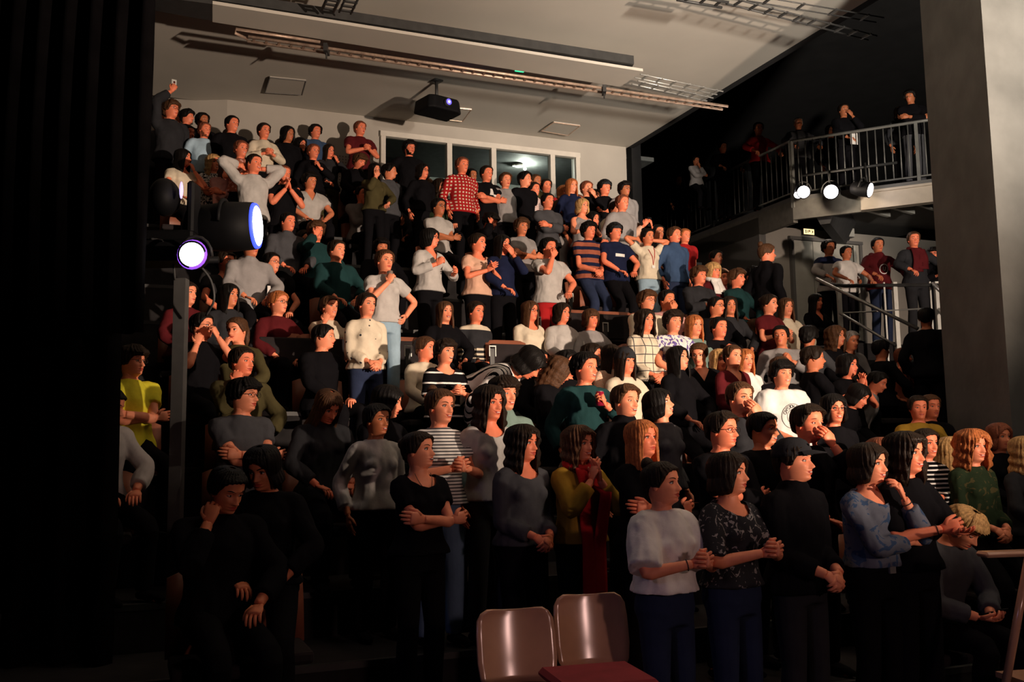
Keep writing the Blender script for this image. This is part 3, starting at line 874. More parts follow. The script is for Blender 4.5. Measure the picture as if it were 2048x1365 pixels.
# booth partitions and sill lights seen through the glass
mb = MB(); box_uv(mb, 4.3, 4.9, WV + 1.6, WV + 2.2, 4.8, 7.2); struct(mb.build('booth_pillar', M_BLACKW))
mb = MB(); box_uv(mb, 2.2, 9.2, WV + 2.45, WV + 2.6, 6.15, 6.28); struct(mb.build('trim_30', M_FRAME))
mb = MB(); box_uv(mb, 7.85, 8.5, WV + .22, WV + .3, 4.8, 7.2); struct(mb.build('booth_door_panel', M_BLACKW))

# ceiling
cp = []
zc_ = zt
ce = MB(); b = [UV(-6, -3, zc_), UV(8.62, -3, zc_), UV(8.62, WV + .2, zc_), UV(-6, WV + .2, zc_)]
ce.hexa(b, [Vector((p.x, p.y, zc_ + .25)) for p in b]); struct(ce.build('ceiling', M_CEIL))
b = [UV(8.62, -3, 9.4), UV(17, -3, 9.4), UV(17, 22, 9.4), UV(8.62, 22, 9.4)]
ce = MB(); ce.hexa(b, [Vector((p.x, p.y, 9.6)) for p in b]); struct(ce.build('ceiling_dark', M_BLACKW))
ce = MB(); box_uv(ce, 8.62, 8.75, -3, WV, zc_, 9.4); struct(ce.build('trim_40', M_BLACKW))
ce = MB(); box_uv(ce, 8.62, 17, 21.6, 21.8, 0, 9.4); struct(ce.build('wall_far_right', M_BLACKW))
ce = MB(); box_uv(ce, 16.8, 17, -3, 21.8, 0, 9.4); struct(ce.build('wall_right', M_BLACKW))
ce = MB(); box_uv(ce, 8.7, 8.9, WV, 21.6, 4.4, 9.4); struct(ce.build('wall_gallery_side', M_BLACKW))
ce = MB(); box_uv(ce, -6, -5.8, -3, WV, 0, zt); struct(ce.build('wall_far_left', M_BLACKW))

# wall below the gallery with the door, and the grey flank wall
WB = 14.5
a, b = at_v(1530, 450, WB), at_v(2080, 450, WB)
pA = Vector((a.x, a.y, 0))
dl = (at_v(1585, 600, WB) - a).dot(EU); dr = (at_v(1722, 600, WB) - a).dot(EU)
wall_quad('wall_gallery_back', a, b, 2.9, 5.85, .15, M_WALL)
dh = at_v(1650, 485, WB).z
d = MB()
D0 = dl; D1 = dr; Dm = (at_v(1627, 600, WB) - a).dot(EU)
for x0, x1 in ((D0 + .04, Dm - .01), (Dm + .01, D1 - .04)):
    d.box(((x0 + x1) / 2, -.03, (dh + 3.1) / 2), (x1 - x0, .05, dh - 3.1 - .04))
do = d.build('door_1', mat('door_paint', (.50, .49, .44), .6, var=.05)); do.location = (a.x, a.y, 0); do.rotation_euler.z = A22; struct(do)
d = MB(); d.box(((D0 + D1) / 2, -.04, dh + .02), (D1 - D0 + .1, .09, .06), m=0)
for x in (D0, D1): d.box((x, -.04, (dh + 3.1) / 2), (.06, .09, dh - 3.1))
d.build('door_frame', M_GREYW, do)
d = MB(); d.tube([(D1 - .2, -.12, dh - .05), (D1 - .2, -.12, 4.0)], .02, 8); d.build('door_handle', M_PSTEEL, do)
fw_ = MB(); box_uv(fw_, 10.9, 11.05, 14.5, 20, 0, 6.0); struct(fw_.build('wall_flank', M_GREYW))
# perforated strip on the lower back wall
# exit sign
q = at_v(1617, 464, WB - .06)
t = thing('exit_sign', 'small lit amber exit sign with figure and arrow above the double door', 'sign', q, A22)
m_ = MB(); m_.box((0, .02, 0), (.26, .06, .12)); m_.build('sign_box', M_DSTEEL, t)
m_ = MB(); m_.box((.0, -.012, 0), (.24, .01, .105)); m_.build('sign_face', emit('exit_amber', (1, .72, .35), 1.6), t)
m_ = MB(); m_.box((-.075, -.019, 0), (.018, .004, .07)); m_.box((-.03, -.019, .0), (.014, .004, .055)); m_.box((.0, -.019, .012), (.016, .004, .04)); m_.box((.022, -.019, .012), (.012, .004, .045)); 
m_.add([(.055, -.021, .045), (.10, -.021, .0), (.055, -.021, -.045), (.07, -.021, 0)], [(0, 1, 3), (1, 2, 3)]); m_.build('pictogram', M_DSTEEL, t)
q = at_v(1694, 466, WB - .06)
t = thing('wall_box', 'plain pale square box on the wall right of the exit sign', 'box', q, A22)
m_ = MB(); m_.box((0, 0, 0), (.26, .12, .16)); m_.build('cover', M_PSTEEL, t)
m_ = MB(); m_.box((0, .01, 0), (.28, .10, .18)); m_.build('back_plate', M_GREYW, t)

# ------------------------------------------------------------------ gallery
GZ = 6.12
P1 = UV(10.9, 13.5, GZ)
far = UV(10.9, 20.5, GZ)
dirR = Vector((.89, -.45, 0)); P2 = P1 + dirR * 4.2
s = MB()
nI = Vector((.45, .89, 0))
b = [P1, P2, P2 + nI * 3, UV(13.2, 20.5, GZ), far]
b = [Vector((p.x, p.y, GZ - .05)) for p in b]
s.hexa(b, [Vector((p.x, p.y, GZ + .02)) for p in b]); struct(s.build('gallery_floor', M_GREYW))
# edge beams
s = MB()
def beam(mb, p, q, z0, z1, th):
    p, q = Vector(p), Vector(q); d_ = (q - p); d_.z = 0; d_.normalize(); n = Vector((-d_.y, d_.x, 0)) * th
    c = [p, q, q + n, p + n]
    mb.hexa([Vector((x.x, x.y, z0)) for x in c], [Vector((x.x, x.y, z1)) for x in c])
Pm = P1 + dirR * 1.15
beam(s, Pm, P2, GZ - .34, GZ - .06, .08); beam(s, Pm - nI * .04, P2 - nI * .04, GZ - .38, GZ - .33, .18); beam(s, Pm - nI * .04, P2 - nI * .04, GZ - .09, GZ - .05, .1)
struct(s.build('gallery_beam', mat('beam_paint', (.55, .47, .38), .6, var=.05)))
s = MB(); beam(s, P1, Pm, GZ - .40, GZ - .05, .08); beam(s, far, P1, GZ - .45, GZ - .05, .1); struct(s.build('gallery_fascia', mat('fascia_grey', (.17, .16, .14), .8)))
# ribs (steel joists) under the gallery
for i in range(7):
    q0 = P1 + dirR * (1.0 + .42 * i) + nI * .35; q1 = q0 + nI * 1.1 + dirR * .5
    s = MB(); beam(s, q0, q1, GZ - .22, GZ - .07, .07); struct(s.build('gallery_joist', M_PSTEEL))
for i, (k0, k1) in enumerate(((.25, 1.5), (2.3, 4.2))):
    q0 = P1 + dirR * k0 + nI * .1
    s = MB(); q1 = q0 + dirR * (.55 if i == 0 else 1.4); q2 = q1 + nI * 2.2 ; q3 = q0 + nI * 2.2
    low = [Vector((p.x, p.y, GZ - .52)) for p in (q0.lerp(q1, .35), q0.lerp(q1, .65), q3.lerp(q2, .65), q3.lerp(q2, .35))]
    top = [Vector((p.x, p.y, GZ - .06)) for p in (q0, q1, q2, q3)]
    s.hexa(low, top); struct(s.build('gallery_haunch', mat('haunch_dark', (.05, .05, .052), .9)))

def railing(name, label, p, q, z, n_bars, post_every, mt, group=None):
    t = thing(name, label, 'railing', (p.x, p.y, z))
    L = (q - p); L.z = 0; ln_ = L.length; d_ = L.normalized()
    m_ = MB(); m_.tube([(0, 0, 1.05), tuple(d_ * ln_ + Vector((0, 0, 1.05)))], .028, 8); m_.build('handrail', mt, t, True)
    m_ = MB(); m_.tube([(0, 0, .10), tuple(d_ * ln_ + Vector((0, 0, .10)))], .018, 6); m_.build('bottom_rail', mt, t, True)
    for i in range(n_bars + 1):
        x = d_ * (ln_ * i / n_bars)
        if i % post_every == 0:
            m_ = MB(); m_.box((x.x, x.y, .43), (.055, .055, 1.22), rz=math.atan2(d_.y, d_.x)); m_.build('post', mt, t)
        else:
            m_ = MB(); m_.tube([(x.x, x.y, .10), (x.x, x.y, 1.04)], .011, 6); m_.build('baluster', mt, t, True)
    return t
g1 = UV(10.93, 13.5, GZ); g2 = UV(10.93, 16.0, GZ); g3 = UV(10.93, 20.2, GZ)
railing('gallery_railing', 'steel baluster railing along the upper gallery, left of the corner post', g1, g2, GZ, 17, 17, M_STEEL)
railing('gallery_railing', 'dark far stretch of gallery railing receding beside the back wall', g2, g3, GZ, 26, 13, M_DSTEEL)
railing('gallery_railing', 'gallery railing above the lit stage lamps, ending behind the column', P1 + nI * .03, P2 + nI * .03, GZ, 32, 16, mat('railing_grey', (.2, .2, .19), .5, .4))

# ------------------------------------------------------------------ column
mb = MB()
cA = at_y(1868, 430, 10.35); cB = at_y(1993, 430, 9.0); cC = Vector((cB.x + 1.15, cB.y + .3, 0)); cD = Vector((cA.x + 1.1, cA.y + .3, 0))
b = [Vector((p.x, p.y, 0)) for p in (cA, cB, cC, cD)]
mb.hexa(b, [Vector((p.x, p.y, 9.4)) for p in b])
tag(mb.build('concrete_column', M_CONC), 'massive concrete column at the right edge of the seating', 'column')

# ------------------------------------------------------------------ curtain at the left
def curtain(name, label, x0, x1, y, z0, z1, amp, nf, mt):
    n = nf * 10; V = []; 
    for z in np.linspace(z0, z1, 12):
        for i in range(n + 1):
            t = i / n
            V.append((x0 + (x1 - x0) * t, y + amp * math.sin(t * nf * 2 * math.pi) + .02 * math.sin(t * 37 + z * 2), z))
    Fs = [(r * (n + 1) + i, r * (n + 1) + i + 1, (r + 1) * (n + 1) + i + 1, (r + 1) * (n + 1) + i) for r in range(11) for i in range(n)]
    o = mesh_obj(name, V, Fs, mt); so = o.modifiers.new('s', 'SOLIDIFY'); so.thickness = .008
    return tag(o, label, 'curtain')
M_CURT = mat('black_velvet', (.004, .0035, .004), .95, spec=.02, var=.3, scale=6)
e1 = at_y(238, 900, 5.9)
curtain('stage_curtain', 'floor-length black side curtain filling the left edge', -5.2, e1.x, 5.9, 0.0, 7.2, .10, 11, M_CURT)
e2 = at_y(303, 200, 5.7); e3 = at_y(300, 640, 5.7)
curtain('stage_curtain', 'shorter black curtain leg hanging in front of the side curtain', -3.2, e2.x + .0, 5.7, 2.45, 7.2, .06, 6, M_CURT)

# ------------------------------------------------------------------ ceiling furniture
def slab(name, label, cat, px4, z, th, m, dx=0):
    P = [at_z(x, y, z) for x, y in px4]
    m_ = MB(); m_.hexa(P, [Vector((p.x, p.y, z + th)) for p in P])
    return tag(m_.build(name, m), label, cat)
Z1 = 6.98
t = thing('ceiling_baffle', 'long pale ceiling baffle running above the cable tray', 'baffle', at_z(850, 100, Z1))
def child_slab(name, px4, z, th, m, parent):
    P = [at_z(x, y, z) for x, y in px4]; m_ = MB()
    m_.hexa(P, [Vector((p.x, p.y, z + th)) for p in P]); o = m_.build(name, m, parent); 
    for v in o.data.vertices: v.co -= parent.location
    return o
child_slab('panel', ((425, 44), (1240, 174), (1286, 143), (425, 8)), Z1, .04, M_CEIL, t)
child_slab('shadow_gap_strip', ((302, -4), (1262, 138), (1268, 128), (302, -20)), Z1 + .06, .12, M_DSTEEL, t)  # dark strip stands in for the shadow gap above the panel
child_slab('end_panel', ((302, 20), (424, 42), (424, 8), (302, -8)), Z1, .05, M_DSTEEL, t)
# cable trays / lighting bars
def bar(label, pts, z, r, rungs=0, group=None, name='cable_tray', m=None):
    m = m or M_STEEL
    P = [at_z(x, y, z) for x, y in pts]
    t = thing(name, label, 'cable tray', P[0])
    d_ = (P[-1] - P[0]); L = d_.length; d_.normalize(); n = Vector((-d_.y, d_.x, 0)) * .07
    for s_ in (-1, 1):
        m_ = MB(); m_.tube([tuple(p - P[0] + n * s_) for p in P], r, 6); m_.build('side_rail', m, t, True)
    for i in range(rungs):
        c = d_ * (L * (i + .5) / rungs)
        m_ = MB(); m_.box(tuple(c), (.03, .17, .02), rz=math.atan2(d_.y, d_.x)); m_.build('rung', m, t)
    return t
M_TRAY = mat('tray_copper', (.50, .36, .28), .4, .5, var=.3, scale=14)
t_ = bar('long shiny cable tray under the baffle, from the upper left to the right', ((495, 78), (1450, 216)), 6.85, .022, 46, m=M_TRAY)
b0 = t_.location
m_ = MB(); m_.tube([tuple(at_z(495, 78, 6.85) - b0), tuple(at_z(470, 66, 6.85) - b0), tuple(at_z(472, 58, 6.9) - b0), tuple(at_z(640, 84, 6.9) - b0)], .02, 6); m_.build('looped_end', M_TRAY, t_, True)
bar('thin pipe run beside the right end of the baffle', ((1275, 152), (1440, 186)), 7.05, .012, 6)
bar('second pipe run just below the baffle end', ((1270, 165), (1420, 199)), 7.0, .012, 6)
bar('cable tray crossing the bright ceiling at the top right', ((1460, 2), (1745, 76)), 6.95, .012, 10, m=M_DSTEEL)
bar('thin conduit crossing behind the top right cable tray', ((1500, -4), (1760, 40)), 7.1, .010, 4, m=M_DSTEEL)
bar('short dark rail end at the top edge above the bright ceiling', ((1360, -6), (1450, 10)), 6.95, .02, 3, m=M_DSTEEL)
bar('short dark bar crossing the ceiling at the top, left of centre', ((655, 22), (672, -12)), 6.95, .018, 4, m=M_DSTEEL)
bar('second dark bar crossing the ceiling at the top, left of centre', ((690, 26), (707, -10)), 6.95, .014, 4, m=M_DSTEEL)
# clamps hanging on the tray
for i, (x, y) in enumerate(((653, 96), (1208, 178))):
    q = at_z(x, y, 6.85)
    t = thing('tray_clamp', ('small black clamp hanging on the left half of the cable tray', 'small black clamp near the right end of the cable tray')[i], 'clamp', q)
    m_ = MB(); m_.box((0, 0, -.02), (.05, .18, .10)); m_.build('hook', M_DSTEEL, t); m_ = MB(); m_.tube([(0, 0, -.05), (0, 0, -.14)], .012, 6); m_.build('bolt', M_DSTEEL, t)
# green emergency light
q = at_z(1040, 143, 7.0)
t = thing('emergency_light', 'small green-lit emergency light beside the cable tray', 'light', q, A22)
m_ = MB(); m_.box((0, 0, .06), (.34, .10, .06)); m_.build('housing', M_FRAME, t)
m_ = MB(); m_.box((0, 0, .02), (.13, .07, .03)); m_.build('lamp', emit('green_glow', (.05, .8, .35), 1.4), t)
# access hatches
for lb, q4 in (('faint square ceiling hatch outline at the upper left', ((530, 185), (604, 190), (612, 162), (540, 155))),
               ('ceiling hatch behind the projector', ((880, 238), (925, 243), (943, 219), (890, 214))),
               ('ceiling hatch right of the projector, above the rightmost window pane', ((1083, 262), (1136, 271), (1160, 252), (1108, 245)))):
    P = [at_z(x, y, 7.33) for x, y in q4]; m_ = MB()
    for i in range(4):
        m_.tube([tuple(P[i]), tuple(P[(i + 1) % 4])], .010, 5)
    c = sum(P, Vector()) / 4
    t = thing('ceiling_hatch', lb, 'hatch', c)
    o = m_.build('hatch_frame', M_GREYW if 'faint' in lb else M_TRAY, t); o.data.transform(Matrix.Translation(-c))
    m_ = MB(); m_.hexa([p - c for p in P], [p - c + Vector((0, 0, .02)) for p in P]); m_.build('hatch_panel', M_CEIL, t)
# projector
q = at_z(885, 222, 6.88)
q = at_y(876, 217, 14.0); 
t = thing('projector', 'black video projector with a blue-lit lens hung from the ceiling', 'projector', q, R(38)); t.scale = (.74, .74, .74)
m_ = MB(); bt = [(-.42, -.26), (-.30, -.34), (.30, -.34), (.42, -.24), (.42, .30), (-.42, .30)]
m_.hexa([Vector((x, y, -.13)) for x, y in bt], [Vector((x * .92, y * .92, .16)) for x, y in bt]); bo = m_.build('body', BLACKMETAL, t)
bv = bo.modifiers.new('b', 'BEVEL'); bv.width = .04; bv.segments = 3
m_ = MB(); m_.tube([(.0, -.31, .02), (.0, -.40, .02)], [.085, .08], 18); m_.build('lens_barrel', M_DSTEEL, t, True)
m_ = MB(); m_.add(*tube([(.0, -.405, .02), (.0, -.41, .02)], [.062, .055], 18)); m_.build('lens', emit('lens_blue', (.08, .06, 1.0), 3.0), t, True)
m_ = MB(); m_.add(*tube([(.0, -.412, .02), (.0, -.416, .02)], [.024, .022], 14)); m_.build('lens_core', emit('lens_white', (.8, .85, 1.0), 4.0), t, True)
m_ = MB(); m_.tube([(0, .05, .15), (0, .05, (7.37 - q.z) / .74)], .035, 10); m_.box((0, .05, (7.35 - q.z) / .74), (.2, .2, .03)); m_.build('ceiling_mount', M_DSTEEL, t, True)

# ------------------------------------------------------------------ lamps on the gallery edge
def par(name, label, loc, d, r, L, lens, mats_, scale=1.0, yoke=True, doors=False):
    d = Vector(d).normalized()
    t = thing(name, label, 'stage lamp', loc)
    Q = d.to_track_quat('Z', 'Y').to_matrix()
    def tr(P): return [tuple(Q @ Vector(p)) for p in P]
    m_ = MB(); v, f = tube([(0, 0, -L), (0, 0, -L * .9), (0, 0, -L * .5), (0, 0, 0), (0, 0, .02)], [r * .3, r * .75, r, r, r * 1.05], 24); v = np.array(tr(v)); m_.add(v, f); m_.build('can', BLACKMETAL, t, True)
    m_ = MB(); v, f = tube([(0, 0, .021), (0, 0, .03)], [r * .9, r * .84], 24); m_.add(np.array(tr(v)), f); m_.build('lens', lens, t, True)
    if yoke:
        m_ = MB(); P = [Vector((math.cos(a) * r * 1.25, 0, 0)) * 1 + Vector((0, 0, -L * .35)) for a in (0,)] 
        arc = [(r * 1.2 * math.cos(a), r * 1.5 * math.sin(a), -L * .4) for a in np.linspace(0, math.pi, 9)]
        m_.tube(tr(arc), .012, 6); m_.build('yoke', M_DSTEEL, t, True)
    if doors:
        for (ax, ay) in ((0, 1), (0, -1), (1, 0), (-1, 0)):
            m_ = MB(); c = Vector((ax * r * 1.35, ay * r * 1.35, .09 + r * .4)); 
            P = []
            for s1 in (-1, 1):
                P.append(Vector((ax * r * 1.02 + ay * s1 * r * .9, ay * r * 1.02 + ax * s1 * r * .9, .02)))
            P2_ = [Vector((p.x + ax * r * .5 + ay * (1 if p.x * ay > 0 else -1) * 0, p.y + ay * r * .5, r * 1.1)) for p in P]
            qd = [P[0], P[1], P2_[1], P2_[0]]
            n_ = (qd[1] - qd[0]).cross(qd[3] - qd[0]).normalized() * .006
            m_.hexa([Q @ p for p in qd], [Q @ (p + n_) for p in qd]); m_.build('barn_door', BLACKMETAL, t)
    return t
LENSW = emit('lens_warm_white', (1, .93, .98), 14)
for i, (px, py, r, d_, lb, L) in enumerate(((1607, 384, .115, (-.25, -1, -.3), 'leftmost lit stage lamp on the gallery edge, beside the corner post', .3), (1662, 384, .13, (-.3, -1, -.25), 'brightest lit stage lamp in the middle of the gallery edge', .3), (1738, 380, .13, (.75, -.6, -.3), 'stage lamp on the gallery edge seen side-on, at the start of the pale beam', .32))):
    q = at_y(px, py, P1.y - .45 - .25 * i)
    t = par('par_lamp', lb, q, d_, r, L, LENSW, None)
    m_ = MB(); m_.tube([(0, .05, .1), (0, .1, .5)], .014, 6); m_.build('hanging_bracket', M_DSTEEL, t, True)
gp = bpy.data.lights.new('gallery_lamp_glow', 'POINT'); gp.energy = 26; gp.color = (1, .8, .6); gp.shadow_soft_size = .04
go_ = bpy.data.objects.new('gallery_lamp_glow', gp); q = at_y(1650, 380, P1.y - .9); go_.location = q; COL.objects.link(go_)
t = thing('lamp_bar', 'dark steel pipe carrying the three gallery stage lamps', 'pipe', at_y(1600, 352, P1.y - .3))
m_ = MB(); m_.tube([(0, 0, 0), tuple(dirR * 1.6)], .024, 8); m_.build('pipe', M_DSTEEL, t, True)
q = at_y(1596, 390, P1.y - .35)
t = thing('round_floodlight', 'small round white floodlight glowing at the foot of the corner post', 'stage lamp', q)
m_ = MB(); m_.add(*ellipsoid((0, 0, 0), (.07, .05, .06), 14, 8)); m_.build('bulb', LENSW, t, True)
m_ = MB(); m_.add(*tube([(0, .03, 0), (0, .14, .0)], [.06, .03], 12)); m_.build('socket', M_DSTEEL, t, True)

# ------------------------------------------------------------------ lighting stand at the left
sb = at_y(352, 1310, 6.9); sx, sy = at_y(352, 1000, 6.9).x, 6.9
t = thing('lighting_stand', 'tall black lighting stand with two white tape bands near its foot', 'stand', (sx, sy, 0))
m_ = MB(); m_.box((0, 0, 1.5), (.085, .085, 3.0)); m_.build('mast', mat('mast_grey', (.07, .068, .066), .8), t)
for z in (.20, .09):
    m_ = MB(); m_.add(*tube([(0, 0, z - .018), (0, 0, z + .018)], .075, 18, up=(0, 1, 0))); m_.build('tape_band', cloth('cream'), t, True)
m_ = MB(); m_.add(*tube([(0, 0, .0), (0, 0, .5)], .072, 16, up=(0, 1, 0))); m_.build('foot_sleeve', BLACKMETAL, t, True)
for a_ in (20, 140, 260):
    m_ = MB(); m_.tube([(0, 0, .35), (.5 * math.cos(R(a_)), .5 * math.sin(R(a_)), .02)], .02, 8); m_.build('leg', BLACKMETAL, t, True)
zt_ = 3.0
m_ = MB(); m_.tube([(-.55, -.1, zt_ + .12), (.30, -.1, zt_ + .12)], .025, 8); m_.build('crossbar', BLACKMETAL, t, True)
q = at_y(385, 510, 5.95)
t = par('fresnel_lamp', 'glowing white shield-shaped lamp facing out from the lighting stand', q, (.12, -1, -.12), .085, .24, emit('lens_cold', (.95, .95, 1), 10), None)
m_ = MB(); m_.add(*tube([(0, -.012, 0), (0, -.006, 0)], [.095, .097], 20, up=(0, 0, 1))); m_.build('painted_violet_halo', emit('painted_violet_halo', (.3, .08, .9), 1.2), t, True)  # glowing violet disc imitates the haze of light around this lens
m_ = MB(); m_.tube([(0, .2, .0), (sx - q.x + .05, .9, zt_ + .1 - q.z)], .014, 6); m_.build('mounting_arm', BLACKMETAL, t, True)
q = at_y(515, 452, 6.5)
hd = Vector((1.0, .02, .03))
t = thing('spotlight', 'large black stage spotlight with a blue-white disc lens aimed right', 'stage lamp', q)
Q = hd.to_track_quat('Z', 'Y').to_matrix()
def tr2(P): return np.array([tuple(Q @ Vector(p)) for p in P])
m_ = MB(); v, f = tube([(0, 0, -.50), (0, 0, -.46), (0, 0, -.2), (0, 0, -.02)], [.08, .15, .175, .165], 28); m_.add(tr2(v), f); m_.build('can', BLACKMETAL, t, True)
m_ = MB(); v, f = tube([(0, 0, -.02), (0, 0, .0)], [.16, .158], 28); m_.add(tr2(v), f); m_.build('painted_blue_halo', emit('halo_blue', (.04, .07, 1.0), 2.2), t, True)  # emissive ring painted in place of the lamp's blue halo
m_ = MB(); v, f = tube([(0, 0, .001), (0, 0, .008)], [.140, .13], 28); m_.add(tr2(v), f); m_.build('lens', emit('lens_cold', (.95, .95, 1), 10), t, True)
m_ = MB(); arc = [(0.19 * math.cos(a), .19 * math.sin(a), -.22) for a in np.linspace(0, math.pi, 9)]; m_.tube([tuple(p) for p in tr2(arc)], .014, 6); m_.build('yoke', BLACKMETAL, t, True)
m_ = MB(); m_.box((-.075, -.02, -.01), (.025, .01, .14)); m_.build('painted_side_reflection', emit('reflection_glow', (.85, .75, 1), 2.5), t)  # self-lit box imitating a reflection on the spotlight, not a real fitting
# moving head body further left, black
q = at_y(330, 395, 6.3)
t = thing('moving_head_lamp', 'bulky black moving-head lamp silhouetted beside the curtain', 'stage lamp', q)
m_ = MB(); m_.add(*ellipsoid((0, 0, 0), (.10, .13, .13), 20, 14)); m_.build('head', BLACKMETAL, t, True)
m_ = MB(); m_.box((.19, .02, -.08), (.05, .16, .36)); m_.box((-.19, .02, -.08), (.05, .16, .36)); m_.box((0, .02, -.28), (.43, .18, .08)); mo_ = m_.build('yoke_arms', BLACKMETAL, t)
bb = mo_.modifiers.new('b', 'BEVEL'); bb.width = .015
m_ = MB(); m_.box((0, .02, -.39), (.34, .26, .14)); mo_ = m_.build('base', BLACKMETAL, t)
m_ = MB(); m_.add(*ellipsoid((.145, -.10, .02), (.012, .02, .06), 8, 6)); m_.build('painted_lens_glint', emit('painted_glint', (.5, .4, 1), 1.5), t, True)  # highlight made as a small glowing blob; this lamp is off
for i, (pts, lb) in enumerate(((((383, 455, 6.7), (395, 520, 6.6), (421, 560, 6.6), (428, 600, 6.6), (412, 632, 6.7)), 'looped black cable hanging right of the glowing lamp'),
                            (((268, 400, 6.2), (232, 440, 6.1), (211, 462, 6.0), (222, 476, 6.0), (240, 470, 6.1)), 'grey cable loop hanging in front of the black curtain'),
                            (((300, 478, 6.2), (330, 485, 6.2), (345, 520, 6.3), (350, 560, 6.4)), 'thin cable arching over the lighting stand clutter'))):
    P = [at_y(*p) for p in pts]; pp, _ = smoothcurve([tuple(p) for p in P], [1] * len(P), 5)
    c = P[0]; m_ = MB(); m_.tube([tuple(Vector(p) - c) for p in pp], .008, 6)
    o = m_.build('cable', mat('cable_grey', (.10, .10, .10), .5), None, True); o.location = c; tag(o, lb, 'cable')
# music-stand like folded tripod on the floor
a_ = at_y(378, 1092, 5.9); b_ = at_y(418, 1190, 5.8); c_ = at_y(432, 1225, 5.8); d_ = at_y(492, 1330, 5.6)
t = thing('folded_tripod', 'thin folded black tripod leaning in the dark near the lighting stand', 'tripod', c_)
for nm, p, q in (('upper_arm', a_, b_), ('lower_leg', c_, d_), ('joint', b_, c_), ('side_leg', c_, at_y(395, 1228, 5.9)), ('back_leg', c_, at_y(440, 1390, 6.1))):
    m_ = MB(); m_.tube([tuple(p - c_), tuple(q - c_)], .012, 7); m_.build(nm, mat('tripod_grey', (.14, .14, .14), .4, .3), t, True)
# floor boxes at far left bottom
for i, (x0, y0, yy, w_, h_, lb) in enumerate(((295, 1205, 7.4, .24, .26, 'small dark stage box against the curtain, upper of two'), (290, 1300, 7.1, .28, .30, 'dark stage box on the floor beside the lighting stand'))):
    q = at_y(x0, y0, yy)
    t = thing('stage_box', lb, 'box', (q.x, q.y, 0 if i else 0.0), 0)
    m_ = MB(); m_.box((0, 0, q.z / 2 + .1), (w_, .3, q.z + .2)); o = m_.build('case', M_GREYW if 0 else mat('case_grey', (.05, .05, .05), .7), t); bb = o.modifiers.new('b', 'BEVEL'); bb.width = .01
    m_ = MB(); m_.box((0, -.155, q.z * .7), (w_ * .9, .01, .03)); m_.build('latch', M_DSTEEL, t)

# ------------------------------------------------------------------ landing railing
ry = 13.3
t0 = at_y(1675, 566, ry)
t = thing('landing_railing', 'white-posted steel railing of the landing with sloping stair rails', 'railing', t0)
def seg(nm, pts, r, m, box=False):
    P = [tuple(at_y(*p) - t0) for p in pts]; m_ = MB(); m_.tube(P, r, 8); m_.build(nm, m, t, True)
seg('handrail', ((1640, 568, ry), (1690, 572, ry), (1885, 570, ry)), .025, M_DSTEEL)
seg('mid_rail', ((1680, 627, ry), (1842, 618, ry)), .012, M_STEEL)
seg('stair_rail', ((1632, 558, ry - .05), (1836, 658, 12.2)), .024, M_STEEL); seg('stair_rail', ((1680, 627, ry - .05), (1792, 692, 12.5)), .020, M_STEEL)
seg('stair_rail', ((1866, 568, ry), (1898, 598, ry - .6)), .03, M_STEEL); seg('stair_rail', ((1878, 620, ry), (1902, 650, ry - .6)), .03, M_STEEL)
for x, w_ in ((1677, .035), (1768, .014), (1789, .035), (1860, .012), (1873, .038)):
    m_ = MB(); q = at_y(x, 570, ry + (.02)) - t0; m_.box((q.x, q.y, -.55 - .25), (w_ * 1.6, w_ * 1.6, 1.6)); m_.build('post', M_PSTEEL, t)

# ------------------------------------------------------------------ seats
SEATS = [None]
def theatre_seat(loc, label=None, up=False, group='theatre seats on the tiers'):
    """fixed seat; origin on the tier floor"""
    k = 'up' if up else 'down'
    if not hasattr(theatre_seat, 'protos'): theatre_seat.protos = {}
    if k not in theatre_seat.protos:
        t = thing('theatre_seat', 'x', 'seat', (0, 0, 0), A22)
        m_ = MB(); V = []
        n = 9
        for i in range(n):
            a = (i / (n - 1) - .5) * 2
            for z, y in ((.40, .20), (.62, .235), (.84, .28)):
                for th in (0, .03):
                    V.append((a * .245 * (1 - .06 * max(0, z - .6)), y + th - .03 * (1 - a * a) * 0 + .025 * a * a * -1, z - (.03 * a ** 6 if z > .8 else 0)))
        Fs = []
        for i in range(n - 1):
            for j in range(2):
                a0, b0 = i * 6 + j * 2, (i + 1) * 6 + j * 2
                Fs += [(a0, b0, b0 + 2, a0 + 2), (a0 + 1, a0 + 3, b0 + 3, b0 + 1)]
            a0, b0 = i * 6, (i + 1) * 6
            Fs += [(a0 + 4, b0 + 4, b0 + 5, a0 + 5), (a0, a0 + 1, b0 + 1, b0)]
        Fs += [(0, 2, 3, 1), (2, 4, 5, 3)] + [tuple((n - 1) * 6 + q for q in (0, 1, 3, 2)), tuple((n - 1) * 6 + q for q in (2, 3, 5, 4))]
        m_.add(V, Fs); m_.build('backrest', M_SEATW, t, True)
        m_ = MB()
        if up: m_.box((0, .15, .60), (.46, .07, .36))
        else: m_.box((0, -.02, .385), (.46, .42, .07))
        o = m_.build('cushion', M_SEATF, t); bv = o.modifiers.new('b', 'BEVEL'); bv.width = .02; bv.segments = 2
        m_ = MB(); m_.box((0, .16, .18), (.06, .10, .36)); m_.box((0, .16, .015), (.16, .2, .03)); m_.build('pedestal', M_DSTEEL, t)
        theatre_seat.protos[k] = t; r = t
    else: r = copy_tree(theatre_seat.protos[k])
    r.location = loc
    if label: r['label'] = label; 
    else: r['label'] = 'dark fabric theatre seat with a reddish wooden back under a seated spectator'; r['group'] = group
    if label and 'group' in r: del r['group']
    return r

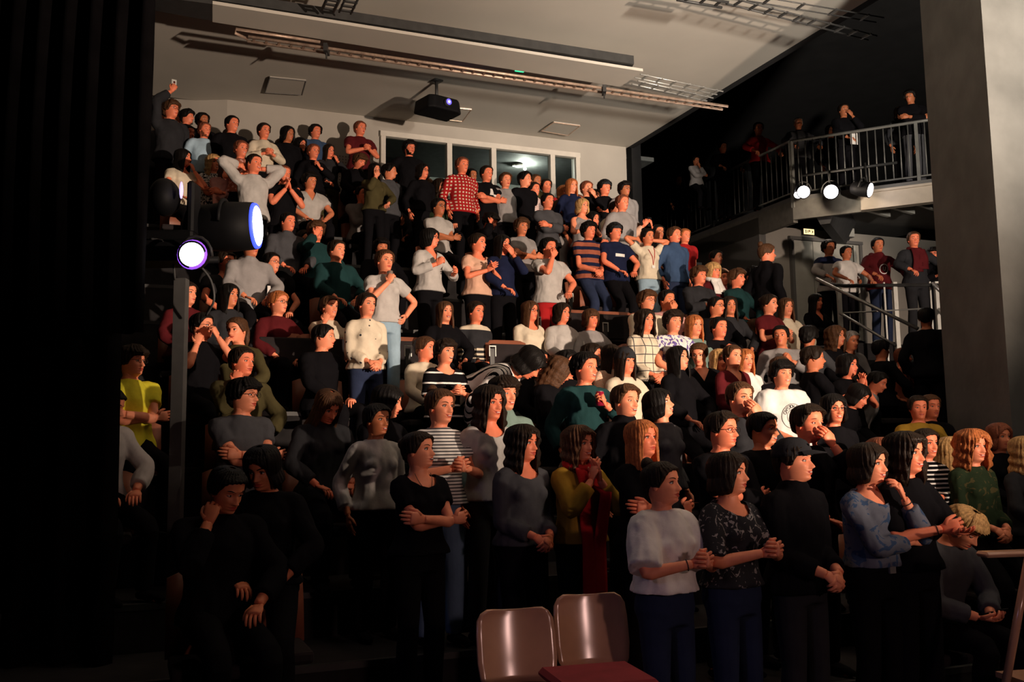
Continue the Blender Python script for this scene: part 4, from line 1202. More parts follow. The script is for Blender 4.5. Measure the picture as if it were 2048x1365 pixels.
def auto_row(px, py, h, tol=9, off=0.0):
    best = None
    for k, (v, z) in enumerate(zip(TIERV, TIERZ)):
        q = at_v(px, py, v + off)
        e_ = abs(q.z - z - h)
        if best is None or e_ < best[0]: best = (e_, k, q)
    return best
NOSEAT = []
for i, (px, py) in enumerate(((1150, 607), (1205, 612), (1172, 614), (1232, 620), (1290, 622), (1395, 596), (1470, 604), (1010, 668), (810, 700), (640, 640), (1490, 700), (560, 700))):
    e_, k, q = auto_row(px, py, .84, off=.27)
    p = UV((q).dot(EU), TIERV[k], TIERZ[k])
    theatre_seat(p, None, True, 'empty tipped-up theatre seats between spectators')['label'] = 'empty theatre seat with tipped-up cushion and reddish wooden back between spectators'
    NOSEAT.append((k, q.dot(EU)))
# white metal brackets on the ends of seat arms
for i, (px, py, w_) in enumerate(((928, 1078, .04), (1211, 655, .035), (1142, 596, .03), (1200, 597, .03), (1263, 601, .03), (1076, 644, .035), (816, 703, .035), (985, 703, .035), (672, 625, .03), (1290, 607, .028))):
    e_, k, q = auto_row(px, py, .62, off=-.1)
    q = at_v(px, py, TIERV[k] - .1)
    m_ = MB(); h_ = .11
    sc_ = 1.0
    for s_ in (-1, 1): m_.box((s_ * w_, 0, 0), (.010, .012, h_))
    m_.box((0, 0, h_ / 2), (w_ * 2 + .01, .012, .012))
    b_ = MB(); b_.box((0, .02, (TIERZ[k] - q.z) / 2 + .04), (.05, .03, q.z - TIERZ[k] - .02))
    t = thing('armrest', ('seat armrest end with a white metal bracket', 'seat armrest end with a white metal bracket')[0], 'armrest', q, A22, 'armrests with white brackets between the seats')
    m_.build('bracket', emit('bracket_white', (.7, .68, .62), .0) if 0 else M_PSTEEL, t); b_.build('upright', M_DSTEEL, t)

# shell chairs in the front row
def shell_chair(loc, rz, label):
    t = thing('shell_chair', label, 'chair', loc, rz); t.scale = (1, 1, 1.09 if 'thin strip' in label else 1.12)
    V = []; n = 13; rows = [(.50, .03, .86), (.53, .04, .95), (.60, .055, 1.0), (.72, .085, 1.0), (.78, .10, .97), (.81, .108, .86), (.822, .11, .70)]
    for z, y, wd in rows:
        for i in range(n):
            a = (i / (n - 1) - .5) * 2
            V.append((a * .205 * wd, y + .16 - .045 * a * a, z - (0.0)))
    Fs = [(r * n + i, r * n + i + 1, (r + 1) * n + i + 1, (r + 1) * n + i) for r in range(len(rows) - 1) for i in range(n - 1)]
    o = mesh_obj('backrest', V, Fs, M_WOOD, None, t); s_ = o.modifiers.new('s', 'SOLIDIFY'); s_.thickness = .012
    V = []; rows = [(-.22, .42, .92), (-.20, .44, 1.0), (-.05, .435, 1.0), (.10, .43, .98), (.17, .445, .9)]
    for y, z, wd in rows:
        for i in range(n):
            a = (i / (n - 1) - .5) * 2
            V.append((a * .20 * wd, y, z + .015 * a * a))
    Fs = [(r * n + i, r * n + i + 1, (r + 1) * n + i + 1, (r + 1) * n + i) for r in range(len(rows) - 1) for i in range(n - 1)]
    o = mesh_obj('seat', V, Fs, M_WOOD, None, t); s_ = o.modifiers.new('s', 'SOLIDIFY'); s_.thickness = .012
    for sx_ in (-1, 1):
        for y in (-.17, .16):
            m_ = MB(); m_.tube([(sx_ * .16, y * .9, .42), (sx_ * .20, y * 1.15, .0)], .011, 8); m_.build('leg', M_STEEL, t, True)
    return t
q = at_y(1051, 1212, 5.0); shell_chair((q.x, q.y - .2, 0), R(14), 'beech shell chair in the front, nearer the camera, with a thin strip of light')
q = at_y(1196, 1184, 5.3); shell_chair((q.x, q.y - .2, 0), R(12), 'beech shell chair just left of the woman in the white blouse')
q = at_y(1240, 1330, 4.1); 
m_ = MB(); m_.box((0, 0, .0), (.44, .40, .05)); o = m_.build('cushion', mat('red_cushion', (.30, .03, .04), .8), None, False); bv = o.modifiers.new('b', 'BEVEL'); bv.width = .02
q2 = at_y(1195, 1358, 4.35)
t = thing('low_stool', 'low stool with a red seat at the bottom edge beside the shell chairs', 'stool', (q2.x, q2.y, 0), R(15))
o.parent = t; o.location = (0, 0, q2.z)
for sx_ in (-1, 1):
    for sy_ in (-1, 1):
        m_ = MB(); m_.tube([(sx_ * .17, sy_ * .15, q2.z - .02), (sx_ * .19, sy_ * .17, 0)], .012, 7); m_.build('leg', M_DSTEEL, t, True)
# wooden bench end at the right edge
q = at_y(2005, 1108, 5.2)
t = thing('writing_chair', 'wooden chair with a lit armrest at the right edge', 'chair', (q.x, q.y, 0), R(10))
m_ = MB(); m_.box((0.02, 0, q.z), (.30, .10, .03)); o = m_.build('armrest', M_WOOD, t); bb = o.modifiers.new('b', 'BEVEL'); bb.width = .012
m_ = MB(); m_.tube([(.16, 0, q.z - .01), (-.02, .02, .45)], .022, 8); m_.build('arm_support', M_WOOD, t, True)
m_ = MB(); m_.box((.30, .05, .44), (.42, .4, .03)); m_.build('seat', M_WOOD, t)
for a_ in ((.12, -.1), (.5, -.1), (.12, .22), (.5, .22)):
    m_ = MB(); m_.tube([(a_[0], a_[1], .44), (a_[0], a_[1], 0)], .015, 8); m_.build('leg', M_DSTEEL, t, True)
# ------------------------------------------------------------------ the audience
NP = [0]
REG = {}
PLACED = []
def P(px, py, st, pose, fa, sx, hair, top, label, bottom='black', row=None, zone=None, nohair=False, pitch=0, roll=0, body=None, dz=None, pz=None, ln=0.0, side=0.0, off=None, **kw):
    """px,py: crown of the head in the photo. st: S seated, T standing. sx: m/f plus skin digit. hair 'style colour'. top 'cloth sleeve neck'."""
    fem = sx[0] == 'f'; skin = int(sx[1]) if len(sx) > 1 else (1 if NP[0] % 3 else 0)
    hs, hc = hair.split()
    tp = (top.split() + ['long', ''])[:3] if len(top.split()) < 3 else top.split()
    if len(top.split()) == 1: tp = [top, 'long', '']
    if len(top.split()) == 2: tp = top.split() + ['']
    if tp[2] == 'crew': tp[2] = ''
    Hn = ((1.72 if not fem else 1.65) if st == 'T' else 1.37) + (math.cos(ln) - 1) * .8
    if zone is not None:
        q = at_z(px, py, zone + (1.74 if not fem else 1.68)) if dz is None else at_y(px, py, dz)
        zf = zone; row = None
    else:
        base = (.0 if st == 'T' else .16) if off is None else off
        cands = []
        for k in range(1 if row is None else row, 13 if row is None else row + 1):
            for o_ in ((base, base + .22, base - .2) if row is None or row > 0 else (base,)):
                q = at_v(px, py, TIERV[k] + o_); hh = q.z - TIERZ[k]
                crowd = 0
                for (kx, qx) in PLACED:
                    dd = math.hypot(qx.x - q.x, qx.y - q.y)
                    if dd < .34: crowd += (.34 - dd) * 1.1
                cands.append((abs(hh - Hn) + crowd + .02 * abs(o_ - base), k, o_, q))
        e_, row, o_, q = min(cands, key=lambda c: c[0])
        zf = TIERZ[row]
    PLACED.append((row, q))
    h = q.z - zf
    near = q.y < 7.9
    if pz is None:
        cl = math.cos(ln)
        if st == 'T':
            pz = .93
            if h < 1.50: pz = max(.60, round((h / .93 - .80 * cl) / .05) * .05)
        else:
            pz = min(.85, max(.50, round((h / .99 - .80 * cl) / .05) * .05))
    beta = math.atan2(q.x, q.y)
    hw = R(fa) - beta
    by = R(22) + .45 * (hw - R(22)) if body is None else R(body) - beta
    hy = math.degrees(hw - by)
    hy = max(-75, min(75, hy))
    # crown position for this pose
    piv = np.array(lean((0, .012, 1.445 + pz - .93), pz, ln, side))
    cr = Vector(piv.tolist()) + Vector((math.sin(side) * .25, -.01 - .25 * math.sin(ln * 1.1), .268 * math.cos(ln * 1.1)))
    s_ = h / cr.z
    cr = cr * s_
    c_, sn = math.cos(by), math.sin(by)
    loc = Vector((q.x - (cr.x * c_ - cr.y * sn), q.y - (cr.x * sn + cr.y * c_), zf))
    NP[0] += 1
    o, MH, arms = person(label, loc, by, pose, pz, s_, ln, side, fem, (hy, pitch, roll), hs, hc, skin, tp[0], tp[1], kw.pop('loose', 1), tp[2], bottom, near or kw.pop('hi', False), kw.pop('group', None),
           kw.pop('smile', 0), kw.pop('mopen', 0), kw.pop('glasses', False), kw.pop('beard', False), kw.pop('skirt', False), kw.pop('extras', ()), seed=NP[0], hem=kw.pop('hem', None))
    REG[(px, py)] = (o, MH, arms, st)
    if st == 'S' and zone is None:
        pel = Vector((loc.x, loc.y, zf))
        theatre_seat(UV(pel.dot(EU), max(pel.dot(EN), TIERV[row] - .1) , zf), None, False)
    return o, MH, arms
def hand_pt(o, arms, i, f=.07, n=.02):
    s, S, E, W_, hd, pn, cu, C = arms[i]
    return Vector((W_ + unit(hd) * f + unit(pn) * n).tolist())
def world_of(o, p):
    return o.location + Matrix.Rotation(o.rotation_euler.z, 3, 'Z') @ (Vector(p) * o.scale[0])
LOG = False
# ---- front rows
r_ = P(1322, 922, 'T', 'clasp', 62, 'f0', 'bun dark', 'white elbow', 'woman in a loose white blouse standing in front with clasped hands', 'djeans', row=0, loose=2, pitch=4, hem=1.0)
P(1454, 902, 'T', 'clasp', 66, 'f0', 'bob dark', 'velvet elbow scoop', 'woman in a mottled grey velvet top standing between the white blouse and the cap', 'djeans', row=0, pitch=3, hem=.97)
P(1584, 878, 'T', 'lowclasp', 68, 'm0', 'cap dark', 'black long high', 'young man in a black baseball cap with hands clasped low', 'charcoal', row=0, smile=.6, pitch=4)
P(1731, 884, 'T', 'fingermouth', 60, 'f0', 'bob dark', 'blue_blotch long scoop', 'woman with a dark bob in a blue-grey top, finger held to her mouth', 'black', row=0, smile=.8, hem=1.0)
P(1805, 862, 'T', 'out', 58, 'f1', 'wavy dark', 'black elbow', 'woman in a black cardigan and wavy dark hair holding both hands out', 'black', row=0, smile=.8)
P(1042, 848, 'T', 'lowclasp', 52, 'f1', 'wavy dark', 'dgrey long scoop', 'woman with long dark curls in a grey jumper, hands clasped low', 'black', row=1, smile=.3)
P(1154, 850, 'T', 'pray', 48, 'f0', 'wavy brown', 'mustard long', 'woman in a mustard cardigan and long red scarf, palms pressed together', 'black', row=1, smile=.7)
P(838, 862, 'T', 'cross', 58, 'f0', 'up dark', 'black short scoop', 'woman in a black dress with a pendant necklace and hair pinned up', 'black', row=1, mopen=.8, pitch=6)
P(1282, 838, 'T', 'cross', 48, 'f1', 'long ginger', 'black', 'woman with straight ginger hair in black behind the white blouse', row=1, pitch=5)
P(1440, 822, 'T', 'cross', 58, 'm1', 'quiff dark', 'black', 'young man in glasses and black behind the velvet top', row=1, glasses=True)
P(1522, 822, 'T', 'down', 60, 'm2', 'short black', 'black short', 'young man in a black tee with a small white chest logo', row=1, mopen=.6)
P(1612, 808, 'T', 'mouthL', 48, 'm1', 'quiff dark', 'black', 'man in a dark jacket raising a hand beside his face', row=1, smile=.7)
P(1848, 856, 'T', 'cross', 42, 'f1', 'up dark', 'st_dark', 'smiling woman in a black top with white stripes behind the black cardigan', row=1, smile=1)
P(1896, 872, 'S', 'knees', 74, 'f1', 'long blond', 'maroon', 'woman in profile with blond lengths and a dark red top', row=1, smile=.8)
P(1940, 859, 'S', 'lowclasp', 46, 'f0', 'curlylong ginger', 'camo long', 'woman with big curly golden hair in a green patterned shirt', row=1, smile=.8)
P(1995, 845, 'S', 'knees', 40, 'f2', 'bob auburn', 'black', 'dim figure with reddish hair at the foot of the column')
P(2046, 872, 'S', 'knees', 50, 'f1', 'wavy blond', 'charcoal', 'person cut off at the right edge beside the curly golden hair', row=1)
P(1917, 1003, 'S', 'phone', 62, 'm0', 'mop blond', 'dgrey long', 'blond child in grey bent over a handheld device', 'black', row=0, pz=.56, pitch=-32, ln=.28, off=.1)
P(1757, 874, 'S', 'down', 50, 'f1', 'bob auburn', 'black', 'head with light reddish hair hidden between the dark bob and the wavy-haired woman', row=1)
P(536, 884, 'S', 'knees', -25, 'f2', 'bob black', 'black', 'dim woman with dark hair looking down in the lower left darkness', row=1, pitch=-20)
P(440, 924, 'S', 'cheek', 35, 'm2', 'short black', 'black', 'barely lit person below the boy with folded arms', row=1, pitch=-22)
# ---- row 2-3
P(752, 806, 'T', 'down', 40, 'f3', 'up black', 'lgrey', 'woman with brown skin in a pale grey ruffled jumper', 'black', mopen=.3)
P(878, 776, 'T', 'clasp', 42, 'f0', 'bun brown', 'wb_thin short', 'smiling woman in a thin-striped grey tee with a white belt', 'jeans', smile=.9)
P(976, 770, 'T', 'down', 40, 'f1', 'wavy dark', 'lgrey long scoop', 'smiling woman in a pale grey wide-necked jumper', 'dgrey', smile=1)
P(1004, 752, 'T', 'down', 40, 'm0', 'mop dark', 'sage long high', 'smiling young man with a high grey-green collar behind the pale jumper', smile=.8)
P(485, 755, 'S', 'cross', 55, 'm0', 'mop black', 'dgrey short', 'boy in glasses and a grey tee with folded arms', glasses=True, smile=.4)
P(644, 770, 'S', 'knees', 30, 'f1', 'long brown', 'charcoal', 'dim woman with long straight hair bowing her head', pitch=-32)
P(764, 767, 'S', 'knees', 78, 'f0', 'bob black', 'black', 'woman in dark profile glancing down, behind the grey ruffled jumper', pitch=-12)
P(262, 690, 'S', 'cross', 50, 'm0', 'mop dark', 'yellow short', 'boy in glasses and a yellow tee half hidden by the curtain', 'black', glasses=True)
P(200, 768, 'S', 'knees', 70, 'm0', 'short black', 'lgrey', 'person with a pale sleeve hidden behind the curtain under the yellow tee', pitch=-20)
P(482, 692, 'S', 'cheek', 45, 'm1', 'short dark', 'olive', 'young man in an olive jumper leaning his cheek on his fist', smile=.5)
P(645, 647, 'S', 'knees', 76, 'm0', 'short black', 'black', 'young man in black turned in sharp profile')
P(732, 585, 'T', 'lowclasp', 35, 'f0', 'up dark', 'birds', 'woman in a cream shirt with small dark motifs, hands joined low', 'djeans', smile=.5)
P(888, 678, 'T', 'clasp', 42, 'f0', 'mop dark', 'bw_stripe elbow scoop', 'laughing woman in a black top with thin white stripes, clapping', 'black', mopen=1, smile=.8)
P(848, 672, 'S', 'knees', 60, 'f1', 'up brown', 'cream', 'woman in a cream shawl mostly hidden behind the black striped top')
P(1168, 704, 'T', 'fist', 50, 'm1', 'curly black', 'teal', 'young man in a dark green sweatshirt raising a red can', 'black', mopen=.4)
P(1220, 688, 'T', 'clasp', 52, 'f0', 'long dark', 'knit_peach long', 'woman in a peach knitted jumper beside the red can', 'black')
P(1248, 768, 'T', 'down', 46, 'm0', 'quiff brown', 'black long high', 'laughing young man in a dark collared shirt below the peach jumper', mopen=.6, smile=1)
P(1322, 776, 'T', 'down', 72, 'f0', 'bob black', 'dgrey', 'woman with a black bob in grey lifting her profile', pitch=14, smile=.7)
P(1477, 762, 'T', 'mouthL', 40, 'f0', 'short brown', 'charcoal', 'short-haired person in dark clothes with one hand near the mouth')
P(1561, 720, 'T', 'lowclasp', 34, 'm0', 'mop black', 'white short', 'young man in a white tee with a round printed badge', 'djeans', smile=.7, loose=2)
P(1664, 787, 'T', 'down', 30, 'f1', 'bob black', 'black', 'smiling woman in round glasses behind the raised hand', glasses=True, smile=.8)
P(1590, 776, 'S', 'down', 25, 'm1', 'crop dark', 'rust', 'face partly hidden behind the printed white tee')
P(1730, 770, 'T', 'down', 62, 'f1', 'bob black', 'black', 'person in black bending down to the right', ln=.55, body=75, pitch=-16, row=3)
P(1765, 745, 'T', 'down', 72, 'm1', 'quiff black', 'grey', 'man in a grey shirt leaning forward in profile', ln=.45, body=80, pitch=-10, row=4)
P(1834, 790, 'S', 'knees', 20, 'm1', 'short dark', 'mustard', 'person in a mustard jacket beside the column')
P(1858, 788, 'S', 'knees', 35, 'm1', 'short brown', 'black', 'face just right of the mustard jacket')
P(1854, 812, 'S', 'knees', 30, 'm1', 'short black', 'green', 'man in glasses and a dark green top below the mustard jacket', glasses=True)
# ---- middle, left block
P(402, 624, 'S', 'temples', 55, 'm0', 'short black', 'black short', 'man in glasses raising both forearms beside the lighting stand', glasses=True)
P(478, 633, 'S', 'cheek', -35, 'f0', 'pony brown', 'olive', 'fair-haired woman with a ponytail turned left, hand on her chin', pitch=-5)
P(372, 562, 'S', 'knees', 48, 'f0', 'bun dark', 'maroon', 'woman in dark red with bare forehead just right of the stand')
P(456, 566, 'S', 'knees', 45, 'f2', 'long black', 'charcoal', 'dim woman with long black hair below the man in the dark tee')
P(450, 502, 'S', 'knees', 45, 'm1', 'curly dark', 'charcoal short v', 'young man with dark hair in a grey-black tee by the glowing lamp')
P(541, 504, 'S', 'knees', 50, 'm0', 'short black', 'black short scoop', 'man in glasses with open mouth and a black tee with white print', glasses=True, mopen=.7)
P(500, 470, 'S', 'knees', 35, 'm2', 'short black', 'grey long hood', 'person in a grey hoodie just below the blue disc lamp')
P(574, 424, 'S', 'knees', 40, 'm1', 'crop black', 'dgrey long hood', 'man in a grey hoodie to the right of the blue disc lamp')
P(607, 460, 'S', 'knees', 40, 'f0', 'up dark', 'lgrey long', 'woman in glasses and a white zipped hoodie', glasses=True)
P(631, 442, 'S', 'forehead', 30, 'm1', 'mop brown', 'teal', 'man in teal touching his forehead behind the zipped hoodie')
P(672, 479, 'S', 'knees', 45, 'm0', 'short dark', 'teal', 'young man in a dark blue-green jumper gazing right')
P(555, 581, 'S', 'knees', 48, 'f0', 'up ginger', 'maroon', 'red-haired woman in glasses and a dark maroon jumper', glasses=True)
P(658, 591, 'S', 'cheek', 35, 'f0', 'up brown', 'cream', 'smiling woman in a cream cardigan holding her cheek', smile=.9)
P(768, 499, 'T', 'drinkhip', 32, 'f0', 'up brown', 'lgrey short', 'woman in a pale tee and light jeans drinking, one hand on her hip', 'pjeans', hi=True)
P(762, 477, 'S', 'knees', 20, 'm2', 'mop black', 'black', 'dim figure in a dark coat behind the drinking woman')
P(858, 456, 'T', 'fists', 66, 'f1', 'bob black', 'lgrey long v', 'woman in glasses and a white blouse standing with raised fists', 'black', glasses=True, smile=.7, hi=True)
P(954, 466, 'T', 'clap', 56, 'f1', 'up dark', 'peach short scoop', 'laughing woman in a peach top clapping, standing', 'black', mopen=.8, smile=.8, hi=True)
P(1003, 469, 'T', 'mouthL', 45, 'f1', 'long black', 'navy', 'woman with long black hair in navy touching her mouth')
P(888, 602, 'S', 'knees', 30, 'f0', 'long brown', 'black', 'laughing woman with very long light brown hair, in black', mopen=.5, smile=1)
P(950, 602, 'S', 'lowclasp', 42, 'f1', 'up dark', 'nordic', 'woman in a patterned winter jumper with cream and black bands', 'black', smile=.5)
P(1058, 601, 'S', 'lowclasp', 46, 'f1', 'long brown', 'cream long scoop', 'woman in glasses with long brown hair and a cream jumper', glasses=True, smile=.5)
P(1122, 605, 'S', 'knees', 46, 'f1', 'bob dark', 'lgrey', 'smiling woman with a dark bob in a plain grey jumper', smile=.9)
P(1180, 617, 'S', 'knees', 34, 'f1', 'fringe brown', 'grey', 'woman with a fringe in a grey cardigan right of the plain grey jumper', smile=.5)
P(1288, 618, 'S', 'lowclasp', 40, 'f1', 'wavy dark', 'cream_check', 'woman with long dark hair in a cream checked shirt', smile=.2, row=5)
P(1344, 620, 'S', 'knees', 36, 'm0', 'mop dark', 'tiedye short', 'smiling boy in a purple and white tie-dye shirt', smile=.8, row=5)
P(1386, 629, 'S', 'knees', 36, 'f0', 'long ginger', 'sage', 'woman with long light brown hair right of the tie-dye shirt', smile=.5, row=5)
P(1436, 633, 'S', 'fist', 40, 'm1', 'short black', 'black short', 'young man in a black tee with hands joined under his chin', row=5)
P(1508, 637, 'S', 'knees', 42, 'f1', 'long brown', 'grey', 'woman in glasses with long hair and a grey cardigan', glasses=True)
P(1562, 650, 'S', 'fist', -10, 'm2', 'short black', 'grey', 'dim person raising a fist near a dark drink')
P(1616, 651, 'S', 'knees', 160, 'f2', 'mop black', 'dgrey', 'person seen from behind with dark hair, below the long-haired woman', body=150)
P(1668, 651, 'S', 'knees', 60, 'f2', 'wavy brown', 'black', 'dim woman with brown waves under the stair rail')
P(1710, 662, 'S', 'knees', 40, 'm2', 'crop grey', 'grey', 'stooping person in a dull grey jumper under the stair rail', ln=.4)
P(1760, 678, 'S', 'knees', 130, 'm2', 'short black', 'black', 'dark head turned away, right of the dull grey jumper', body=120)
P(1803, 694, 'S', 'knees', 110, 'm1', 'crop auburn', 'rust', 'person with an orange-lit neck facing away', body=120)
P(1851, 614, 'T', 'down', 175, 'm3', 'short black', 'black', 'large dark figure standing with his back turned at the railing foot', body=170)
P(1292, 580, 'S', 'knees', 44, 'm0', 'mop brown', 'cream', 'man in glasses and a pale shirt above the checked shirt', glasses=True, smile=.8)
P(1332, 579, 'S', 'mouth', 44, 'm2', 'short black', 'pink short', 'boy covering his mouth with his hand, above the tie-dye shirt')
P(1396, 532, 'S', 'clasp', 48, 'm1', 'mop brown', 'charcoal', 'young person in a dark print tee at the left end of the dim group')
P(1424, 524, 'S', 'knees', 45, 'f1', 'fringe blond', 'maroon long high', 'blond person in a white scarf', row=7)
P(1431, 500, 'T', 'cheek', 50, 'm2', 'short black', 'peach', 'person pressing a fist to one eye above the white scarf', row=8)
P(1442, 539, 'S', 'knees', 40, 'f1', 'up brown', 'black long v', 'woman with bare throat and pinned hair in a black v-neck')
P(1472, 537, 'S', 'knees', 60, 'f1', 'mop brown', 'teal', 'person in teal facing right in the dim group')
P(1499, 532, 'S', 'phone', 55, 'm1', 'mop black', 'black', 'man in glasses looking at his pale phone', glasses=True, pitch=-10)
P(1531, 487, 'T', 'down', 110, 'm1', 'bun brown', 'black long high', 'standing person in a short black jacket turned away from the seats', 'dgrey', body=140)
P(1536, 588, 'S', 'clasp', 60, 'f0', 'up dark', 'maroon short', 'woman in a maroon top with pinned hair and an earring')
P(1570, 595, 'S', 'knees', 32, 'f0', 'long brown', 'cream', 'woman with long brown hair in a cream jumper, right of the maroon top', smile=.3)
P(1630, 587, 'S', 'phone', 48, 'f1', 'long black', 'black long v', 'woman with very long black hair in a black v-neck')
P(1430, 592, 'S', 'knees', 55, 'm2', 'crop black', 'black', 'dim bespectacled man left of the long-haired dim woman', glasses=True)
P(1458, 592, 'S', 'knees', 20, 'f2', 'long dark', 'charcoal', 'dim woman with long dark hair left of the maroon top')
# ---- row 4 right
P(1100, 706, 'S', 'knees', 100, 'f1', 'wavy brown', 'black', 'long brown hair hanging forward beside the bent striped back', pitch=-30)
P(1076, 698, 'S', 'knees', 45, 'f1', 'short black', 'black', 'forehead peeking out above the bent striped back')
P(1132, 700, 'S', 'knees', 60, 'm1', 'curly black', 'black', 'dark curly head left of the green sweatshirt')
P(1182, 687, 'S', 'knees', 80, 'm1', 'curly dark', 'black', 'curly head seen from behind between the red can and the grey cardigan', body=110)
P(1248, 697, 'S', 'knees', 42, 'f1', 'beanie dark', 'cream', 'woman in a black beanie and a cream coat', row=4)
P(1356, 691, 'S', 'knees', 55, 'f0', 'long black', 'black long high', 'woman with long dark hair and a black roll-neck glancing up right', pitch=8, row=4)
P(1400, 684, 'T', 'down', -12, 'f0', 'up brown', 'black long v', 'woman with pinned brown hair in a black v-neck looking down left', pitch=-14)
P(1436, 697, 'S', 'knees', 30, 'f1', 'long blond', 'peach', 'blond head hidden between the black v-neck and the dark red dress')
P(1463, 689, 'T', 'lowclasp', 44, 'f0', 'short brown', 'maroon long v', 'smiling woman with a bare throat in a dark red dress', 'maroon', smile=.8)
P(1488, 697, 'T', 'down', 34, 'f0', 'long ginger', 'white', 'smiling woman with very long golden hair in a white shirt', smile=1)
P(1558, 712, 'S', 'knees', 40, 'm1', 'short brown', 'black', 'top of a head just above the printed white tee')
P(1607, 705, 'S', 'clasp', 48, 'f0', 'wavy blond', 'black', 'woman with golden waves interlacing her fingers', smile=.5)
P(1692, 707, 'S', 'pray', 58, 'f1', 'bob black', 'black short', 'woman in a black tee with palms together')
P(1624, 692, 'S', 'knees', 100, 'm2', 'curly dark', 'black', 'dark curly head behind the golden waves', body=110)
P(1092, 728, 'T', 'knees', 80, 'f1', 'bob black', 'wb_vert', 'person bending double in a black and white striped shirt', 'black', ln=1.25, body=70, pitch=-20, pz=.93, row=4)
P(1640, 690, 'S', 'knees', 40, 'm2', 'short black', 'dgrey', 'dim bowed head between the curly head and the praying woman', pitch=-20)
# ---- upper middle
P(723, 372, 'S', 'chin', 32, 'm1', 'short black', 'grey long', 'man in a pale hoodie with folded arm and hand on chin')
P(782, 384, 'S', 'knees', 36, 'm1', 'short black', 'dgrey', 'bearded man in a dark jacket over a grey tee', beard=True)
P(876, 396, 'S', 'cross', 40, 'f3', 'up black', 'lgrey short', 'person in glasses with a shoulder strap over a white tee', glasses=True)
P(918, 401, 'S', 'knees', 42, 'f3', 'bob black', 'black', 'dim smiling woman with a red scarf', smile=.5)
P(988, 399, 'S', 'knees', 42, 'm3', 'short brown', 'black', 'dim man behind the pale grey tee')
P(974, 424, 'S', 'forehead', 55, 'm1', 'mop black', 'black', 'dark-haired man bowing his head into his hand', pitch=-22)
P(1042, 436, 'T', 'cross', 34, 'f2', 'mop brown', 'grey short', 'laughing woman in a grey tee with folded arms', mopen=1)
P(1112, 436, 'S', 'mouthL', 40, 'm2', 'mop dark', 'grey short', 'person in a grey tee rubbing the chin')
P(1096, 476, 'T', 'mouth', 40, 'm1', 'curly black', 'lgrey short', 'young man in a grey tee and red trousers covering his mouth', 'red', hi=True)
P(1176, 443, 'S', 'lowclasp', 42, 'm1', 'mop black', 'red_black short', 'seated man in a red and navy striped tee', 'djeans', hi=True, row=8)
P(1228, 446, 'S', 'knees', 42, 'm1', 'curlyhat black', 'navy short', 'seated man in a dark cap and a navy tee with white print', 'black', row=8)
P(1272, 446, 'T', 'photo', 48, 'f1', 'up brown', 'peach', 'person in a peach top raising both hands to take a photo', 'black', row=9)
P(1294, 457, 'T', 'behind', 40, 'f2', 'bun black', 'cream short', 'woman with hands behind her head, cream top and pale jeans', 'pjeans', hi=True, row=8, off=-.12)
P(1314, 449, 'S', 'knees', 40, 'm2', 'short black', 'charcoal', 'dim man in glasses behind the raised elbows', glasses=True)
P(1347, 454, 'T', 'down', 48, 'm1', 'quiff brown', 'blue long high', 'standing man in a dark blue shirt', 'djeans', hi=True, row=8, off=-.1)
P(1368, 457, 'T', 'down', 40, 'm1', 'short ginger', 'red short', 'red-haired man in a bright red tee behind the blue shirt', 'djeans', smile=.7, row=9)
P(1184, 423, 'S', 'clasp', 44, 'f1', 'long black', 'black', 'woman with black hair clapping above the striped tee')
P(1230, 402, 'T', 'down', 50, 'm0', 'short dark', 'cream', 'standing person in a long cream cardigan', 'black')
P(1243, 389, 'T', 'down', 45, 'm1', 'short auburn', 'grey', 'tall person with an orange-lit face behind the cream cardigan')
P(1163, 397, 'T', 'clasp', 42, 'f0', 'bob blond', 'grey none scoop', 'blond woman in a grey vest top clapping', smile=.8)
P(1118, 399, 'S', 'knees', 44, 'f1', 'long brown', 'black', 'woman with long brown hair left of the blond vest top')
P(1094, 386, 'T', 'cross', 40, 'm1', 'short black', 'dgrey', 'man in a grey and black raglan with folded arms')
P(1050, 400, 'S', 'knees', 60, 'm3', 'beanie black', 'black', 'dim person in a teal beanie', extras=('tealhat',))
P(1188, 378, 'S', 'clap', 40, 'f0', 'long dark', 'charcoal short scoop', 'smiling woman with dark hair in a charcoal top', smile=1)
P(1154, 389, 'S', 'knees', 40, 'f1', 'short auburn', 'black', 'face in glasses tucked between the golden-haired woman and the smiling one', glasses=True)
P(1126, 371, 'S', 'knees', 38, 'f1', 'wavy ginger', 'black', 'red-haired woman with glasses pushed up', smile=.8)
P(1142, 357, 'T', 'down', 34, 'f0', 'long ginger', 'navy', 'red-haired woman against the rightmost window frame', smile=.7)
P(1172, 362, 'T', 'mouthL', 38, 'f0', 'up auburn', 'black', 'woman holding a hand over her cheek at the wall')
P(1208, 360, 'T', 'cross', 40, 'm1', 'curlyhat black', 'black', 'curly-haired man in black standing dim against the wall')
P(1248, 363, 'T', 'down', 40, 'm3', 'mop black', 'grey', 'dim man in glasses at the dark corner of the wall', glasses=True)
P(1010, 346, 'T', 'back', 30, 'm0', 'quiff brown', 'grey short', 'tall young man in a long pale grey tee', 'black', smile=.4, hi=True, loose=2)
P(1048, 343, 'T', 'down', 62, 'm0', 'quiff black', 'black short', 'man in a black tee looking right in front of the third window pane')
P(1070, 348, 'S', 'knees', 45, 'm3', 'crop brown', 'olive', 'dim head behind the white-striped tee')
P(1067, 364, 'T', 'down', 45, 'm1', 'short dark', 'fair_shirt short', 'smiling boy in a white tee with dark side stripes', smile=1, row=10)
P(1091, 358, 'S', 'knees', 30, 'f1', 'up dark', 'red', 'woman in red in front of the third window pane')
P(972, 331, 'T', 'cross', 38, 'm1', 'short dark', 'black short', 'young man with folded arms in a black tee with a white print')
P(923, 314, 'T', 'down', 38, 'm1', 'short auburn', 'red_check', 'man in a red checked shirt in front of the second window pane', smile=.4)
